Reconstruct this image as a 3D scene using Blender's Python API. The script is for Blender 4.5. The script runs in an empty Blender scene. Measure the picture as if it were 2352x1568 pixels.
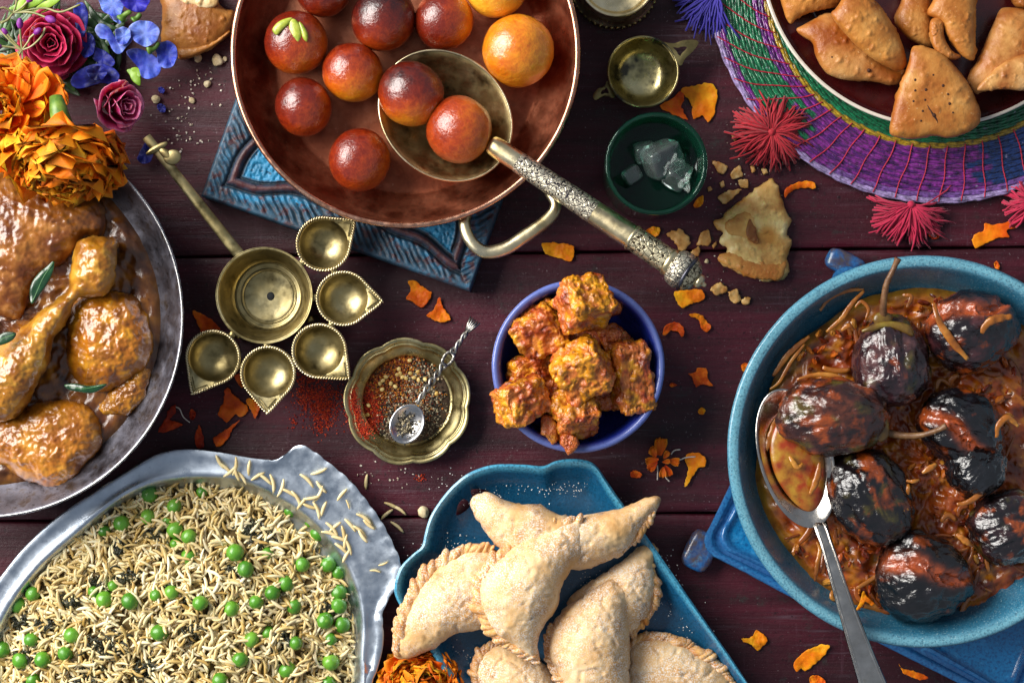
import bpy, math, random
import numpy as np
from mathutils import Vector, Matrix, Euler
random.seed(7); RNG = np.random.default_rng(11)
PI = math.pi
scene = bpy.context.scene
COL = scene.collection
S = 0.000306          # metres per working unit: 1 unit = 0.306 mm, the whole spread is about 0.72 m wide
H = 4200.0            # camera height above the table, in working units (1.29 m)

# ---------------------------------------------------------------- camera
cam_d = bpy.data.cameras.new('camera'); cam = bpy.data.objects.new('camera', cam_d); COL.objects.link(cam)
cam.location = (0, 0, H * S); cam_d.sensor_width = 36.0; cam_d.lens = 36.0 * H / 2352.0
cam_d.clip_start = 0.01; cam_d.clip_end = 50.0
scene.camera = cam

# ---------------------------------------------------------------- light: soft window light from the left, dim cool room
world = bpy.data.worlds.new('World'); scene.world = world; world.use_nodes = True
bg = world.node_tree.nodes['Background']
bg.inputs[0].default_value = (0.74, 0.84, 1.0, 1); bg.inputs[1].default_value = 0.30
def area(name, loc, size, size_y, power, col):
    d = bpy.data.lights.new(name, 'AREA'); d.shape = 'RECTANGLE'; d.size = size; d.size_y = size_y
    d.energy = power; d.color = col
    o = bpy.data.objects.new(name, d); COL.objects.link(o); o.location = loc
    o.rotation_euler = (-Vector(loc)).to_track_quat('-Z', 'Y').to_euler()
    return o
area('window_light', (-1.30, 0.62, 1.05), 1.50, 1.10, 76.0, (1.0, 0.965, 0.91))
scene.view_settings.view_transform = 'Standard'; scene.view_settings.look = 'None'
scene.view_settings.exposure = 0.08; scene.view_settings.gamma = 1.0
scene.cycles.max_bounces = 8; scene.cycles.transparent_max_bounces = 8; scene.cycles.transmission_bounces = 8
scene.cycles.use_denoising = True
scene.cycles.sample_clamp_indirect = 6.0

# ---------------------------------------------------------------- coordinates
def P(x, y, z=0.0):
    """point at height z seen at survey position (x right, y down) of the 2352 x 1568 layout sheet"""
    k = (H - z) / H
    return np.array([(x - 1176.0) * k, (784.0 - y) * k, z])
def PP(pts, z=0.0):
    return np.array([P(p[0], p[1], p[2] if len(p) > 2 else z) for p in pts])
# survey windows: detail sheets measured at other scales
def win(ox, oy, f): return lambda *q: (ox + q[0] / f, oy + q[1] / f)
cA = win(0, 0, 2.985); c2 = win(509.6, 0, 2.727); c3 = win(1254.4, 0, 2.2226); c4 = win(1607.2, 0, 2.6665)
c5 = win(0, 352.8, 1.8176); b1 = win(313.6, 196, 2.5); b2 = win(352.8, 627.2, 3.0); b3 = win(1058.4, 588, 2.857)
b4 = win(0, 980, 2.5); b5 = win(862.4, 1019.2, 2.727); b6 = win(1607.2, 548.8, 2.857); b7 = win(1568, 1019.2, 2.857)
def W(f, pts): return [f(*p) for p in pts]

def hx(h):
    h = h.lstrip('#'); c = [int(h[i:i + 2], 16) / 255 for i in (0, 2, 4)]
    return tuple((v / 12.92 if v <= 0.04045 else ((v + 0.055) / 1.055) ** 2.4) for v in c)

# ---------------------------------------------------------------- noise
_G = np.random.default_rng(5).normal(size=(256, 3)); _G /= np.linalg.norm(_G, axis=1)[:, None]
_PERM = np.random.default_rng(6).permutation(256)
def pn(Q, seed=0):
    Q = np.asarray(Q, float); i = np.floor(Q).astype(np.int64); f = Q - i
    u = f * f * f * (f * (f * 6 - 15) + 10); r = 0.0
    for dx in (0, 1):
        for dy in (0, 1):
            for dz in (0, 1):
                h = _PERM[(_PERM[(_PERM[(i[:, 0] + dx + seed * 17) & 255] + i[:, 1] + dy) & 255] + i[:, 2] + dz) & 255]
                g = _G[h]; d = f - (dx, dy, dz)
                w = (u[:, 0] if dx else 1 - u[:, 0]) * (u[:, 1] if dy else 1 - u[:, 1]) * (u[:, 2] if dz else 1 - u[:, 2])
                r = r + w * (g * d).sum(1)
    return r * 1.6
def fbm(Q, size, octv=4, seed=0, gain=0.5):
    Q = np.asarray(Q, float) / size; a = 1.0; r = 0.0; t = 0.0
    for o in range(octv):
        r = r + a * pn(Q * 2 ** o + 13.7 * o, seed + o); t += a; a *= gain
    return r / t
def ridge(Q, size, octv=3, seed=0):
    Q = np.asarray(Q, float) / size; r = 0.0; a = 1.0; t = 0
    for o in range(octv):
        r = r + a * (1 - 2 * np.abs(pn(Q * 2 ** o + 7.1 * o, seed + o))); t += a; a *= 0.5
    return r / t

# ---------------------------------------------------------------- meshes
class Geo:
    """vertices and faces collected into one mesh"""
    def __init__(s): s.V = []; s.F = []; s.n = 0; s.C = []
    def add(s, V, F, c=None):
        V = np.asarray(V, float)
        for f in (F if isinstance(F, (list, tuple)) else [F]):
            s.F.append(np.asarray(f, np.int64) + s.n)
        s.V.append(V); s.n += len(V)
        if c is not None:
            c = np.asarray(c, float); s.C.append(np.broadcast_to(c, (len(V), 3)))
        return s
    def get(s): return np.concatenate(s.V), s.F
    def col(s): return np.concatenate(s.C) if s.C else None

def mesh_data(name, V, F, mat, smooth=True, sharp=None, col=None):
    me = bpy.data.meshes.new(name); V = np.asarray(V, float) * S
    F = F if isinstance(F, (list, tuple)) else [F]
    fl = []
    for f in F:
        f = np.asarray(f, np.int32)
        if f.ndim == 1: f = f[None, :]
        fl.append(f)
    tot = np.concatenate([f.ravel() for f in fl]).astype(np.int32)
    cnt = np.concatenate([np.full(len(f), f.shape[1], np.int32) for f in fl])
    st = np.concatenate([[0], np.cumsum(cnt)[:-1]]).astype(np.int32)
    me.vertices.add(len(V)); me.vertices.foreach_set('co', V.astype(np.float32).ravel())
    me.loops.add(len(tot)); me.loops.foreach_set('vertex_index', tot)
    me.polygons.add(len(cnt)); me.polygons.foreach_set('loop_start', st)
    me.update(calc_edges=True); me.validate()
    me.polygons.foreach_set('use_smooth', np.full(len(me.polygons), smooth, bool))
    if col is not None:
        at = me.color_attributes.new('Col', 'FLOAT_COLOR', 'POINT')
        at.data.foreach_set('color', np.c_[col, np.ones(len(col))].astype(np.float32).ravel())
    if sharp: me.set_sharp_from_angle(angle=math.radians(sharp))
    if mat: me.materials.append(mat)
    return me
ORG = {}
def thing(name, label, cat, o, group=None, kind=None):
    e = bpy.data.objects.new(name, None); COL.objects.link(e); e.empty_display_size = 0.01
    o = np.asarray(o, float); e.location = o * S; ORG[e.name] = o
    e['label'] = label; e['category'] = cat
    if group: e['group'] = group
    if kind: e['kind'] = kind
    return e
def part(name, V, F, mat, parent, smooth=True, sharp=None, col=None, label=None, kind=None):
    o = ORG[parent.name]
    me = mesh_data(name, np.asarray(V, float) - o, F, mat, smooth, sharp, col)
    ob = bpy.data.objects.new(name, me); COL.objects.link(ob); ob.parent = parent; ORG[ob.name] = o
    if label: ob['label'] = label
    if kind: ob['kind'] = kind
    return ob
def solo(name, V, F, mat, label, cat, group=None, smooth=True, sharp=None, col=None, kind=None, o=None):
    V = np.asarray(V, float)
    if o is None: o = np.array([*(V[:, :2].min(0) + V[:, :2].max(0)) / 2, V[:, 2].min()])
    me = mesh_data(name, V - o, F, mat, smooth, sharp, col)
    ob = bpy.data.objects.new(name, me); COL.objects.link(ob); ob.location = np.asarray(o) * S; ORG[ob.name] = np.asarray(o)
    ob['label'] = label
    if cat: ob['category'] = cat
    if group: ob['group'] = group
    if kind: ob['kind'] = kind
    return ob

def grid_faces(m, n, closed=True, off=0):
    j = np.arange(n if closed else n - 1); i = np.arange(m - 1)
    I, J = np.meshgrid(i, j, indexing='ij'); J2 = (J + 1) % n
    return (np.stack([I * n + J, I * n + J2, (I + 1) * n + J2, (I + 1) * n + J], -1).reshape(-1, 4) + off)
def loft(loops, cap0=False, cap1=False):
    L = np.asarray(loops, float); m, n = L.shape[:2]
    V = L.reshape(-1, 3); F = [grid_faces(m, n)]
    j = np.arange(n); j2 = (j + 1) % n
    if cap0:
        V = np.vstack([V, L[0].mean(0)]); F.append(np.stack([j2, j, np.full(n, len(V) - 1)], -1))
    if cap1:
        V = np.vstack([V, L[-1].mean(0)]); b = (m - 1) * n; F.append(np.stack([b + j, b + j2, np.full(n, len(V) - 1)], -1))
    return V, F
def circ(r, z, n=96, c=(0, 0), mod=None, ph=0.0):
    t = np.linspace(0, 2 * PI, n, endpoint=False) + ph
    R = r * (1 + mod(t)) if mod else np.full(n, r)
    return np.stack([c[0] + R * np.cos(t), c[1] + R * np.sin(t), np.full(n, float(z))], -1)
def prof(pts, k=6):
    """Catmull-Rom through (r,z) profile points"""
    p = np.asarray(pts, float); p = np.vstack([2 * p[0] - p[1], p, 2 * p[-1] - p[-2]]); out = []
    for i in range(1, len(p) - 2):
        for t in np.linspace(0, 1, k, endpoint=False):
            a, b, c, d = p[i - 1], p[i], p[i + 1], p[i + 2]
            out.append(0.5 * (2 * b + (c - a) * t + (2 * a - 5 * b + 4 * c - d) * t * t + (3 * b - a - 3 * c + d) * t ** 3))
    out.append(p[-2]); return np.array(out)
def revolve(profile, c=(0, 0), n=128, mod=None, cap0=True, cap1=True):
    return loft([circ(max(r, 0.01), z, n, c, mod) for r, z in profile], cap0, cap1)
def closed_curve(pts, n, rough=0):
    """closed Catmull-Rom outline resampled to n points, counter-clockwise in plan"""
    p = np.asarray(pts, float)[:, :2]; m = len(p); out = []
    for i in range(m):
        a, b, c, d = p[i - 1], p[i], p[(i + 1) % m], p[(i + 2) % m]
        for t in np.linspace(0, 1, 10, endpoint=False):
            cr = 0.5 * (2 * b + (c - a) * t + (2 * a - 5 * b + 4 * c - d) * t * t + (3 * b - a - 3 * c + d) * t ** 3)
            out.append(cr * (1 - rough) + ((1 - t) * b + t * c) * rough)
    q = np.array(out); q2 = np.vstack([q, q[:1]])
    s = np.r_[0, np.cumsum(np.hypot(*np.diff(q2, axis=0).T))]
    u = np.linspace(0, s[-1], n, endpoint=False)
    return np.stack([np.interp(u, s, q2[:, 0]), np.interp(u, s, q2[:, 1])], -1)
def open_curve(pts, n):
    p = np.asarray(pts, float); q = prof(p, 8)
    s = np.r_[0, np.cumsum(np.linalg.norm(np.diff(q, axis=0), axis=1))]; u = np.linspace(0, s[-1], n)
    return np.stack([np.interp(u, s, q[:, k]) for k in range(q.shape[1])], -1)
def tube(pts, rad, m=8, closed=False, flat=1.0, up=(0, 0, 1)):
    p = np.asarray(pts, float); n = len(p); rad = np.broadcast_to(np.asarray(rad, float), (n,))
    if closed: t = np.roll(p, -1, 0) - np.roll(p, 1, 0)
    else: t = np.gradient(p, axis=0)
    t /= np.linalg.norm(t, axis=1)[:, None] + 1e-9
    up = np.broadcast_to(np.asarray(up, float), (n, 3))
    side = np.cross(t, up); ln = np.linalg.norm(side, axis=1)
    bad = ln < 1e-3; side[bad] = np.cross(t[bad], (1, 0.01, 0)); side /= np.linalg.norm(side, axis=1)[:, None]
    nn = np.cross(side, t)
    a = np.linspace(0, 2 * PI, m, endpoint=False)
    L = p[:, None] + rad[:, None, None] * (np.cos(a)[None, :, None] * side[:, None] + flat * np.sin(a)[None, :, None] * nn[:, None])
    if closed: L = np.concatenate([L, L[:1]])
    return loft(L, not closed, not closed)
def normals(V, F):
    N = np.zeros_like(V)
    for f in (F if isinstance(F, (list, tuple)) else [F]):
        a, b, c = V[f[:, 0]], V[f[:, 1]], V[f[:, 2]]
        d = V[f[:, 3]] if f.shape[1] > 3 else c
        fn = np.cross(c - a, d - b) if f.shape[1] > 3 else np.cross(b - a, c - a)
        for k in range(f.shape[1]): np.add.at(N, f[:, k], fn)
    return N / (np.linalg.norm(N, axis=1)[:, None] + 1e-12)
def displace(V, F, d): return V + normals(V, F) * np.asarray(d)[:, None]

from mathutils import geometry as mgeo
def seg_dist(q, poly):
    """distance from points q to a closed outline, with the inward-pointing unit direction"""
    A = poly; B = np.roll(poly, -1, 0); ab = B - A; best = np.full(len(q), 1e18); near = np.zeros_like(q)
    for k in range(0, len(q), 4000):
        Q = q[k:k + 4000]; t = np.clip(((Q[:, None] - A) * ab).sum(-1) / ((ab * ab).sum(-1) + 1e-9), 0, 1); c = A + t[..., None] * ab
        d = ((Q[:, None] - c) ** 2).sum(-1); m = d.argmin(1); best[k:k + 4000] = d[np.arange(len(Q)), m]; near[k:k + 4000] = c[np.arange(len(Q)), m]
    return np.sqrt(best), near
def inside(q, poly):
    x, y = q[:, 0][:, None], q[:, 1][:, None]; A = poly; B = np.roll(poly, -1, 0)
    cr = ((A[:, 1] > y) != (B[:, 1] > y)) & (x < (B[:, 0] - A[:, 0]) * (y - A[:, 1]) / (B[:, 1] - A[:, 1] + 1e-12) + A[:, 0])
    return cr.sum(1) % 2 == 1
def membrane(poly, N=56):
    """soap-film height inside an outline (0 at the rim, 1 at its highest), as a sampled function"""
    lo = poly.min(0); sz = (poly.max(0) - lo).max(); u = None
    for n in (N // 4, N // 2, N):
        h = sz / n; o = lo - 2 * h; m = n + 5; gx, gy = np.meshgrid(o[0] + h * np.arange(m), o[1] + h * np.arange(m), indexing='ij')
        msk = inside(np.stack([gx.ravel(), gy.ravel()], -1), poly).reshape(m, m).astype(float)
        if u is None: u = msk * h * h
        else: u = bil(u, (np.stack([gx.ravel(), gy.ravel()], -1) - po) / ph).reshape(m, m) * msk
        for _ in range(160): u[1:-1, 1:-1] = msk[1:-1, 1:-1] * .25 * (u[2:, 1:-1] + u[:-2, 1:-1] + u[1:-1, 2:] + u[1:-1, :-2] + h * h)
        po, ph = o, h
    u = u / u.max()
    return lambda q: bil(u, (q - po) / ph), ph
def bil(u, g):
    i = np.clip(np.floor(g).astype(int), 0, np.array(u.shape) - 2); f = np.clip(g - i, 0, 1); x, y = i.T
    return (u[x, y] * (1 - f[:, 0]) * (1 - f[:, 1]) + u[x + 1, y] * f[:, 0] * (1 - f[:, 1]) + u[x, y + 1] * (1 - f[:, 0]) * f[:, 1] + u[x + 1, y + 1] * f[:, 0] * f[:, 1])
def pillow(pts, z0, h, hb=None, spine=None, n=96, rings=12, p=2.0, amp=0, size=30, octv=4, seed=0, tilt=(0, 0), rough=0.0, edge=0.0, jag=0.0):
    """closed cushion over a plan outline: a soap-film dome of height h above z0 and a belly hb below it.
    edge > 0 keeps a blunt rim of that height. tilt lifts it by x and y (per unit, in plan)."""
    q = closed_curve(pts, n, rough)
    if jag:
        q3 = np.c_[q, 0 * q[:, 0]]; sz_ = np.ptp(q, axis=0).max(); q = q + jag * sz_ * np.stack([fbm(q3, sz_ * .16, 3, seed + 40), fbm(q3, sz_ * .16, 3, seed + 50)], -1)
    area = 0.5 * np.sum(q[:, 0] * np.roll(q[:, 1], -1) - np.roll(q[:, 0], -1) * q[:, 1])
    if area < 0: q = q[::-1]
    c = q.mean(0); hb = h * 0.35 if hb is None else hb; area = abs(area)
    st = math.sqrt(area / (n * rings * .75)); lo, hi = q.min(0), q.max(0); per = np.hypot(*(np.roll(q, -1, 0) - q).T).mean()
    gx, gy = np.meshgrid(np.arange(lo[0], hi[0], st), np.arange(lo[1], hi[1], st * .866), indexing='ij'); gx = gx + (np.arange(gx.shape[1]) % 2) * st * .5
    g = np.stack([gx.ravel(), gy.ravel()], -1) + np.random.default_rng(seed + 1).normal(0, st * .08, (gx.size, 2)); g = g[inside(g, q)]
    tg = np.roll(q, -1, 0) - np.roll(q, 1, 0); nin = np.stack([-tg[:, 1], tg[:, 0]], -1); nin /= np.hypot(*nin.T)[:, None] + 1e-9; ins = []
    w = math.sqrt(area) * .5
    for o_ in (.02, .06, .13):
        s_ = q + nin * w * o_; s_ = s_[::max(1, int(st * .5 / per))] if o_ > .05 else s_; s_ = s_[inside(s_, q)]
        if len(s_): d_, _ = seg_dist(s_, q); ins.append(s_[d_ > w * o_ * .8])
    d_, _ = seg_dist(g, q) if len(g) else (np.zeros(0), 0); g = g[d_ > w * .13 + st * .35] if len(g) else g
    allp = np.vstack([q] + ins + [g]); vs = [Vector(v) for v in allp]; ed = [(k, (k + 1) % n) for k in range(n)]
    ov, oe, of, orig, _, _ = mgeo.delaunay_2d_cdt(vs, ed, [], 1, 1e-4)
    X = np.array([v[:] for v in ov]); T = np.array(of); bd = np.array([any(k < n for k in o2) for o2 in orig])
    F_, cell = membrane(q); d, near = seg_dist(X, q); d[bd] = 0; D0 = 2.0 * cell; into = (X - near) / (d[:, None] + 1e-9); close = (d < D0) & ~bd
    Xs = X.copy(); Xs[close] += into[close] * (D0 - d[close])[:, None]; u = F_(Xs); u[close] *= d[close] / D0; u[bd] = 0; u = np.clip(u, 0, 1)
    f = np.sqrt(1 - u); zz = np.maximum(0, 1 - f ** p) ** (1 / p)
    def lift(z):
        z = z + tilt[0] * (X[:, 0] - c[0]) - tilt[1] * (X[:, 1] - c[1]); k = (H - z) / H; return np.stack([(X[:, 0] - 1176) * k, (784 - X[:, 1]) * k, z], -1)
    top = lift(z0 + edge + h * zz); bot = lift(z0 - hb * zz); m = len(X); t3 = T[:, ::-1]     # y flips in plan
    e1 = X[T[:, 1]] - X[T[:, 0]]; e2 = X[T[:, 2]] - X[T[:, 0]]; flip = (e1[:, 0] * e2[:, 1] - e1[:, 1] * e2[:, 0]) > 0; T2 = np.where(flip[:, None], T[:, ::-1], T)
    if edge > 0:
        bi = [[k for k, o2 in enumerate(orig) if v in o2] for v in range(n)]; bi = np.array([b_[0] for b_ in bi if b_]); b2_ = np.roll(bi, -1)
        return np.vstack([top, bot]), [T2, T2[:, ::-1] + m, np.stack([bi, b2_, b2_ + m, bi + m], -1)]
    idx = np.arange(m); idx2 = idx.copy(); free = np.where(~bd)[0]; idx2[free] = m + np.arange(len(free))
    return np.vstack([top, bot[free]]), [T2, idx2[T2[:, ::-1]]]
def ball(r, n=48, m=24, c=(0, 0, 0), sq=(1, 1, 1)):
    t = np.linspace(0, PI, m)[1:-1]
    L = [np.stack([r * math.sin(a) * np.cos(np.linspace(0, 2 * PI, n, endpoint=False)),
                   r * math.sin(a) * np.sin(np.linspace(0, 2 * PI, n, endpoint=False)),
                   np.full(n, -r * math.cos(a))], -1) for a in t]
    V, F = loft(L, True, True)
    V[-2] = (0, 0, -r); V[-1] = (0, 0, r)
    return V * np.array(sq) + np.array(c), F
def round_cube(n=30, r=.34):
    """unit cube with rounded edges, evenly gridded"""
    g = np.linspace(-1, 1, n); A, B = np.meshgrid(g, g, indexing='ij'); A = A.ravel(); B = B.ravel(); one = np.ones(n * n); V = []; F = []; f0 = grid_faces(n, n, False)
    for ax in range(3):
        for s in (-1, 1):
            P3 = np.zeros((n * n, 3)); P3[:, ax] = s; P3[:, (ax + 1) % 3] = A; P3[:, (ax + 2) % 3] = B; F.append((f0 if s > 0 else f0[:, ::-1]) + len(V) * n * n); V.append(P3)
    V = np.concatenate(V); F = np.concatenate(F); u, inv = np.unique(np.round(V, 6), axis=0, return_inverse=True); F = inv.ravel()[F]
    c = np.clip(u, -(1 - r), 1 - r); d = u - c; return c + r * d / (np.linalg.norm(d, axis=1)[:, None] + 1e-9), [F]
def box(sx, sy, sz, c=(0, 0, 0)):
    V = np.array([[x, y, z] for z in (-.5, .5) for x, y in ((-.5, -.5), (.5, -.5), (.5, .5), (-.5, .5))]) * (sx, sy, sz) + c
    F = np.array([[3, 2, 1, 0], [4, 5, 6, 7], [0, 1, 5, 4], [1, 2, 6, 5], [2, 3, 7, 6], [3, 0, 4, 7]])
    return V, F
def rots(n, rng=RNG):
    q = rng.normal(size=(n, 4)); q /= np.linalg.norm(q, axis=1)[:, None]; w, x, y, z = q.T
    return np.stack([np.stack([1 - 2 * (y * y + z * z), 2 * (x * y - z * w), 2 * (x * z + y * w)], -1),
                     np.stack([2 * (x * y + z * w), 1 - 2 * (x * x + z * z), 2 * (y * z - x * w)], -1),
                     np.stack([2 * (x * z - y * w), 2 * (y * z + x * w), 1 - 2 * (x * x + y * y)], -1)], 1)
def flat_rots(n, tilt=0.25, rng=RNG):
    """spin about z, then a small random lean"""
    a = rng.uniform(0, 2 * PI, n); lx = rng.normal(0, tilt, n); ly = rng.normal(0, tilt, n); out = np.zeros((n, 3, 3))
    for i in range(n): out[i] = np.array(Euler((lx[i], ly[i], 0)).to_matrix() @ Matrix.Rotation(a[i], 3, 'Z'))
    return out
def scatter(tV, tF, pos, R, sc):
    """many copies of one small shape joined into one mesh"""
    n = len(pos); sc = np.asarray(sc, float); sc = sc[:, None, None] if sc.ndim == 1 else sc[:, None, :]
    V = np.einsum('nij,nvj->nvi', R, tV[None] * sc) + np.asarray(pos)[:, None]
    k = len(tV); off = np.arange(n)[:, None, None] * k
    return V.reshape(-1, 3), [(np.asarray(f)[None] + off).reshape(-1, np.asarray(f).shape[1]) for f in (tF if isinstance(tF, (list, tuple)) else [tF])]
TET = (np.array([[1, 1, 1], [1, -1, -1], [-1, 1, -1], [-1, -1, 1]]) * .6, np.array([[0, 1, 2], [0, 3, 1], [0, 2, 3], [1, 3, 2]]))
CHIP = (np.array([[-.9, -.5, -.3], [.6, -.8, -.3], [1, .5, -.3], [-.3, .8, -.3], [-.6, -.3, .35], [.4, -.5, .3], [.6, .3, .4], [-.2, .5, .3]]),
        np.array([[3, 2, 1, 0], [4, 5, 6, 7], [0, 1, 5, 4], [1, 2, 6, 5], [2, 3, 7, 6], [3, 0, 4, 7]]))

# ---------------------------------------------------------------- materials
class Nodes:
    def __init__(s, name):
        s.m = bpy.data.materials.new(name); s.m.use_nodes = True; s.t = s.m.node_tree
        s.b = s.t.nodes['Principled BSDF']; s._v = None
    def new(s, t, **k):
        n = s.t.nodes.new(t)
        for a, v in k.items(): setattr(n, a, v)
        return n
    def link(s, a, b): s.t.links.new(a, b)
    def co(s, stretch=(1, 1, 1), rnd=True):
        key = (stretch, rnd)
        if s._v and s._v[0] == key: return s._v[1]
        tc = s.new('ShaderNodeTexCoord'); mp = s.new('ShaderNodeMapping')
        k = 1 / (S * 100); mp.inputs['Scale'].default_value = [k * v for v in stretch]
        s.link(tc.outputs['Object'], mp.inputs['Vector']); out = mp.outputs[0]
        if rnd:
            oi = s.new('ShaderNodeObjectInfo'); ad = s.new('ShaderNodeVectorMath', operation='ADD')
            mu = s.new('ShaderNodeMath', operation='MULTIPLY'); mu.inputs[1].default_value = 37.0
            s.link(oi.outputs['Random'], mu.inputs[0]); s.link(out, ad.inputs[0]); s.link(mu.outputs[0], ad.inputs[1]); out = ad.outputs[0]
        s._v = (key, out); return out
    def noise(s, sc, det=5, rough=.55, vec=None, dist=0.0):
        n = s.new('ShaderNodeTexNoise'); n.inputs['Scale'].default_value = sc; n.inputs['Detail'].default_value = det
        n.inputs['Roughness'].default_value = rough; n.inputs['Distortion'].default_value = dist
        s.link(vec or s.co(), n.inputs['Vector']); return n.outputs[0]
    def voro(s, sc, feature='F1', vec=None, out=0):
        n = s.new('ShaderNodeTexVoronoi', feature=feature); n.inputs['Scale'].default_value = sc
        s.link(vec or s.co(), n.inputs['Vector']); return n.outputs[out]
    def ramp(s, fac, stops, interp='LINEAR'):
        r = s.new('ShaderNodeValToRGB'); e = r.color_ramp.elements; r.color_ramp.interpolation = interp
        while len(e) < len(stops): e.new(0.5)
        for k, (p, c) in zip(e, sorted(stops, key=lambda q: q[0])):
            k.position = p; k.color = (*(hx(c) if isinstance(c, str) else c), 1)
        s.link(fac, r.inputs[0]); return r.outputs[0]
    def rng(s, v, a, b, c=0.0, d=1.0):
        n = s.new('ShaderNodeMapRange'); n.inputs[1].default_value = a; n.inputs[2].default_value = b
        n.inputs[3].default_value = c; n.inputs[4].default_value = d; s.link(v, n.inputs[0]); return n.outputs[0]
    def mix(s, fac, a, b, mode='MIX'):
        n = s.new('ShaderNodeMixRGB', blend_type=mode)
        for i, v in ((0, fac), (1, a), (2, b)):
            if isinstance(v, str): v = hx(v)
            if isinstance(v, (int, float)): n.inputs[i].default_value = v
            elif isinstance(v, tuple): n.inputs[i].default_value = (*v[:3], 1)
            else: s.link(v, n.inputs[i])
        return n.outputs[0]
    def math(s, op, a, b=None):
        n = s.new('ShaderNodeMath', operation=op)
        for i, v in ((0, a), (1, b)):
            if v is None: continue
            if isinstance(v, (int, float)): n.inputs[i].default_value = v
            else: s.link(v, n.inputs[i])
        return n.outputs[0]
    def attr(s, name='Col'):
        n = s.new('ShaderNodeVertexColor', layer_name=name); return n.outputs[0]
    def island(s): return s.new('ShaderNodeNewGeometry').outputs['Random Per Island']
    def oinfo(s, o='Random'): return s.new('ShaderNodeObjectInfo').outputs[o]
    def set(s, **k):
        nm = dict(base='Base Color', rough='Roughness', metal='Metallic', coat='Coat Weight', coatr='Coat Roughness', sss='Subsurface Weight',
                  sssr='Subsurface Radius', ssss='Subsurface Scale', trans='Transmission Weight', ior='IOR', spec='Specular IOR Level', sheen='Sheen Weight')
        for a, v in k.items():
            i = s.b.inputs[nm[a]]
            if isinstance(v, str): v = (*hx(v), 1)
            if isinstance(v, tuple) and i.type == 'RGBA': v = (*v[:3], 1)
            if isinstance(v, (int, float, tuple)): i.default_value = v
            else: s.link(v, i)
        return s
    def bump(s, h, strength=.5, dist=3.0, prev=None):
        n = s.new('ShaderNodeBump'); n.inputs['Strength'].default_value = strength; n.inputs['Distance'].default_value = dist * S
        s.link(h, n.inputs['Height'])
        if prev is not None: s.link(prev, n.inputs['Normal'])
        s.link(n.outputs[0], s.b.inputs['Normal']); s.link(n.outputs[0], s.b.inputs['Coat Normal']); return n.outputs[0]
def mat(name, ramp, sc=1.0, det=5, rough=.45, rvar=.12, metal=0.0, bump=.25, bsc=8.0, bd=3.0, coat=0.0, coatr=.15, sss=0.0, stretch=(1, 1, 1),
        spk=None, spk2=None, attr=False, isl=0.0, spec=.5, rnd=True, sheen=0.0, bump2=None):
    N = Nodes(name); v = N.co(stretch, rnd); f = N.noise(sc, det, .6, v)
    f = N.rng(f, .28, .72)
    if isl: f = N.mix(isl, f, N.island())
    c = N.ramp(f, ramp)
    if attr: c = N.mix(1.0, N.attr(), c, 'MULTIPLY')
    for sp in (spk, spk2):
        if sp:
            a = N.noise(sp[0], sp[5] if len(sp) > 5 else 3, .6, v); c = N.mix(N.math('MULTIPLY', N.rng(a, sp[1], sp[2]), sp[4] if len(sp) > 4 else 1.0), c, sp[3])
    N.set(base=c, metal=metal, coat=coat, coatr=coatr, spec=spec, sheen=sheen)
    rr = N.noise(sc * 2.3, 4, .6, v); N.set(rough=N.rng(rr, .3, .7, max(.02, rough - rvar), min(1, rough + rvar)))
    if sss: N.set(sss=sss, ssss=14 * S, sssr=(1.0, .45, .2))
    if bump:
        p = N.bump(N.noise(bsc, 6, .62, v), bump, bd)
        if bump2: N.bump(N.noise(bump2[0], 3, .6, v), bump2[1], bump2[2], p)
    return N.m
# ================================================================ materials
def table_material():
    N = Nodes('painted_wood'); v = N.co((1, 1, 1)); vg = N.co((.12, 1.3, 1)); vf = N.co((.35, 9, 1)); vs = N.co((.25, 5, 1)); vy = N.co((5, .35, 1))
    c = N.ramp(N.rng(N.noise(.9, 6, .6, vg), .28, .72), [(0, '#21060d'), (.45, '#390b18'), (.75, '#4d1021'), (1, '#42101d')])
    c = N.mix(N.rng(N.noise(1.2, 6, .7, vf), .48, .72, 0, .45), c, '#1e060b')
    big = N.rng(N.noise(.55, 4, .6, v), .42, .68)
    c = N.mix(N.math('MULTIPLY', N.rng(N.noise(2.2, 7, .7, vs), .54, .68, 0, .5), big), c, '#625660')
    c = N.mix(N.math('MULTIPLY', N.rng(N.noise(1.6, 7, .7, vy), .58, .72, 0, .45), big), c, '#6e4c5a')
    c = N.mix(N.math('MULTIPLY', N.rng(N.noise(3.2, 6, .7, v), .55, .7, 0, .6), N.rng(N.noise(.8, 3, .6, v), .5, .66)), c, '#26352f')
    c = N.mix(N.rng(N.noise(17, 3, .6, v), .66, .74, 0, .6), c, '#8b7c80')
    c = N.mix(N.rng(N.noise(9, 4, .6, v), .62, .70, 0, .75), c, '#12060a')
    N.set(base=c, spec=.35)
    N.set(rough=N.rng(N.noise(2.5, 5, .65, vg), .3, .7, .34, .6))
    p = N.bump(N.noise(3, 8, .7, vf), .4, 4); N.bump(N.noise(7, 6, .65, v), .4, 3, p)
    return N.m
M_table = table_material()
M_gap = mat('gap_blocker_dark', [(0, '#080304'), (1, '#120608')], rough=.9)
M_copper = mat('copper', [(0, '#7d4230'), (.4, '#9c5a41'), (.7, '#b87457'), (1, '#8a4e3a')], sc=1.1, det=7, rough=.47, metal=1, bump=.15, bsc=14, bd=1.8,
               spk=(2.6, .58, .72, '#6e3626', .5), spk2=(12, .66, .74, '#d8a488', .35))
M_copper_rim = mat('polished_copper', [(0, '#b9795a'), (1, '#e2b196')], sc=3, rough=.28, metal=1, bump=.06, bsc=20)
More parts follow.
